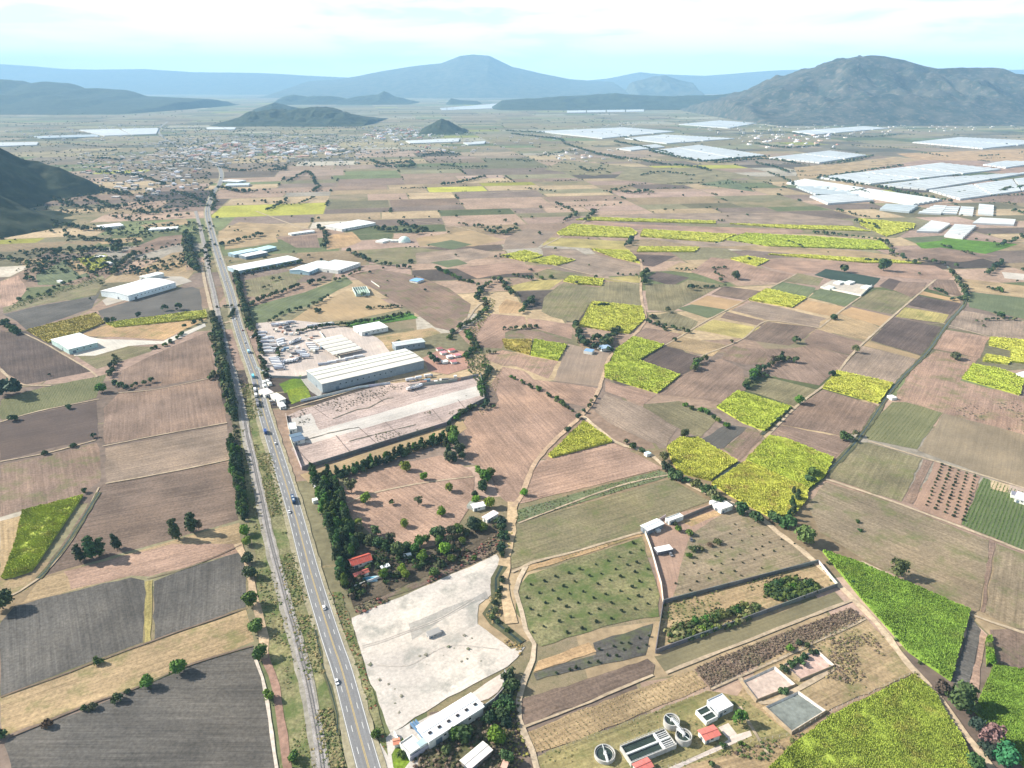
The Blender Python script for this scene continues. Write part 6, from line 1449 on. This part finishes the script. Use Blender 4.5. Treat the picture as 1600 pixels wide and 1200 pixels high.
for px, py, off, col, lab, flip, pick in ((511,957,1.6,WC,'white car on the right lane beside the top corner of the bare lot',0,0), (521,1077,-4.6,WC,'white car on the left shoulder of the highway nearest the camera',1,0), (427,693,1.6,WC,'white car following far behind the bus, below the blue truck',0,0),
    (449,800,-4.,(.7,.7,.72),'pale car overtaken just left of the dark blue bus',1,0), (402,622,1.6,(.06,.06,.07),'black car beside the queue of trucks',0,0), (407,636,-1.6,(.1,.1,.12),'dark car at the lower end of the queue',1,0), (388,535,1.6,(.6,.62,.65),'silver car behind the light blue truck',0,0),
    (374,500,-1.6,WC,'white car on the highway near the pale drive junction',1,0), (380,518,4.,(.3,.05,.05),'dark red pickup on the right shoulder near the truck yard',0,1), (345,405,1.6,(.2,.22,.25),'grey car on the highway beside the very long shed',0,0), (356,440,-1.6,WC,'white car on the highway beside the dark hedge',1,0),
    (337,378,1.6,WC,'small white car on the highway near the industrial group',0,0), (327,330,-1.6,(.1,.1,.12),'tiny dark car on the far straight of the highway',1,0), (330,312,1.6,WC,'tiny white car before the highway bend',0,0)):
    p, a = on_road(px, py, off); car(p, a+(math.pi if flip else 0), col, lab, None, pick)
p, a = on_road(456, 786, 1.6); bus(p, a, (.02,.06,.14), 'dark blue bus on the highway, the largest vehicle on it')
for px, py, off, cab, box, lab in ((415,677,-4.2,(.03,.07,.2),(.03,.07,.22),'deep blue truck on the left shoulder below the queue'), (386,552,1.8,(.3,.55,.7),(.35,.6,.75),'light blue truck on the right lane near the truck yard'), (390,592,-3,(.1,.45,.6),(.15,.55,.68),'turquoise truck at the head of the queue'),
    (393,603,-4.2,WC,(.15,.15,.2),'dark box truck second in the queue'), (396,612,-4.2,WC,(.7,.7,.75),'white box truck third in the queue'), (399,620,-4.2,(.2,.2,.25),(.75,.75,.76),'white truck with dark cab fourth in the queue'), (402,629,-4.2,WC,(.12,.12,.14),'black truck fifth in the queue'), (405,638,-4.2,(.7,.7,.7),(.2,.2,.22),'dark grey truck last in the queue')):
    p, a = on_road(px, py, off); truck(p, a, cab, box, lab, 'trucks on the highway', 6.5)
# trailers and lorries parked in the yard
TC = [(.75,.75,.76),(.62,.64,.68),(.5,.52,.58),(.72,.68,.66),(.3,.33,.4),(.6,.62,.66),(.78,.78,.78)]
k = 0
def park(x0, y0, x1, y1, n, ang, L_, lab, grp):
    for i in range(n):
        t = i/max(1, n-1); px = x0+(x1-x0)*t; py = y0+(y1-y0)*t; truck(G(px, py), ang+random.uniform(-.06, .06), random.choice(TC), random.choice(TC), lab+', '+ORDN(i)+(' from the left' if x1 > x0 and abs(x1-x0) > abs(y1-y0) else ' from the rear'), grp, L_*random.uniform(.85, 1.1), cabin=(i % 2 == 0))
park(428,563,436,578,7, .18, 12, 'long pale trailer in the tight near row of the truck yard', 'near row of the truck yard')
park(408,522,420,552,7, .1, 12, 'pale lorry in the row along the highway side of the truck yard', 'highway row of the truck yard')
park(437,534,440,541,3, .9, 11, 'blue grey trailer in the middle of the truck yard', 'middle of the truck yard')
park(455,538,468,533,6, 1.4, 9, 'small lorry in the central row of the truck yard', 'central row of the truck yard')
park(484,540,492,549,4, .15, 11, 'white trailer at the right side of the truck yard', 'right row of the truck yard')
park(470,553,478,560,4, .15, 10, 'dark trailer at the lower right of the truck yard', 'lower right row of the truck yard')
park(430,510,455,506,5, .2, 10, 'pinkish white lorry at the far end of the truck yard', 'far row of the truck yard')
park(420,530,430,548,4, .15, 10, 'pale lorry in the second row of the truck yard', 'second row of the truck yard')
park(445,568,462,565,5, 1.3, 7, 'small truck at the near right of the truck yard', 'near right row of the truck yard')
park(485,512,515,508,5, .3, 9, 'trailer along the hedge beside the truck yard', 'trailers along the hedge')
park(505,572,560,560,5, .3, 11, 'long trailer behind the largest warehouse', 'trailers behind the largest warehouse')
park(640,610,655,606,4, .9, 8, 'dark trailer in the yard at the far end of the empty lot', 'trailers at the far end of the empty lot')
park(640,596,668,590,3, .4, 8, 'pale trailer under the far end of the largest warehouse', 'trailers at the far end of the largest warehouse')
park(450,606,1,1,1, .3, 8, '', '') if False else None
GC = [((.72,.72,.70),'white'),((.55,.53,.48),'sandy grey'),((.30,.31,.34),'dark grey'),((.45,.25,.18),'rusty red'),((.2,.3,.4),'blue'),((.15,.15,.16),'black'),((.62,.58,.5),'cream')]
for x, y, zone in [(*p, zn) for s, zn in (('425,512 470,508 480,520 440,528','at the far end of the truck yard'),('440,545 475,540 485,560 450,572','in the near middle of the truck yard'),('470,520 495,525 505,548 490,556','on the right side of the truck yard'),('500,575 600,558 640,550 635,556 560,572 510,582','in the alley behind the largest warehouse'),('640,600 700,590 735,586 730,592 660,606','at the far end of the empty lot')) for p in grid_in(GP(PT(s)), 11, .45)]:
    gc, gn = random.choice(GC)
    w_, d_, h_ = random.uniform(3, 8), random.uniform(2, 3), random.uniform(1.2, 3.2); e = empty('container', (x, y, .3), random.choice((.15, .2, 1.75)), gn+' container or stack of goods '+zone, 'container', 'goods stored round the largest warehouse')
    m = MB(); m.box(-w_/2, -d_/2, 0, w_/2, d_/2, h_); m.obj('side_panel', M['paint'], e, gc); m = MB(); m.box(-w_/2-.1, -d_/2-.1, h_+.01, w_/2+.1, d_/2+.1, h_+.2); m.obj('lid', M['paint'], e, tuple(c*1.05 for c in gc))
for i, (x, y, c, l) in enumerate(((413,601,(.1,.1,.12),'black car parked by the roadside kiosks'),(417,606,WC,'white car parked by the roadside kiosks'),(421,594,(.12,.13,.15),'dark car parked behind the roadside kiosks'),(420,622,(.3,.3,.34),'grey car parked beside the pink white canopy'),(424,628,WC,'white car parked beside the cream building'),(428,633,(.1,.1,.12),'black car parked beside the low white hut'),
    (489,592,(.05,.05,.06),'black car parked at the near end of the largest warehouse'),(494,599,(.06,.06,.08),'second black car at the near end of the largest warehouse'),(393,528,WC,'white van parked on the right shoulder by the yard'),(1080,845,(.1,.1,.12),'dark car parked near the white carport'),(1048,868,(.2,.2,.22),'grey car behind the white carport'),(655,1172,(.12,.12,.14),'dark car parked in the office yard'))):
    car(G(x, y), 1.9+.3*i, c, l)
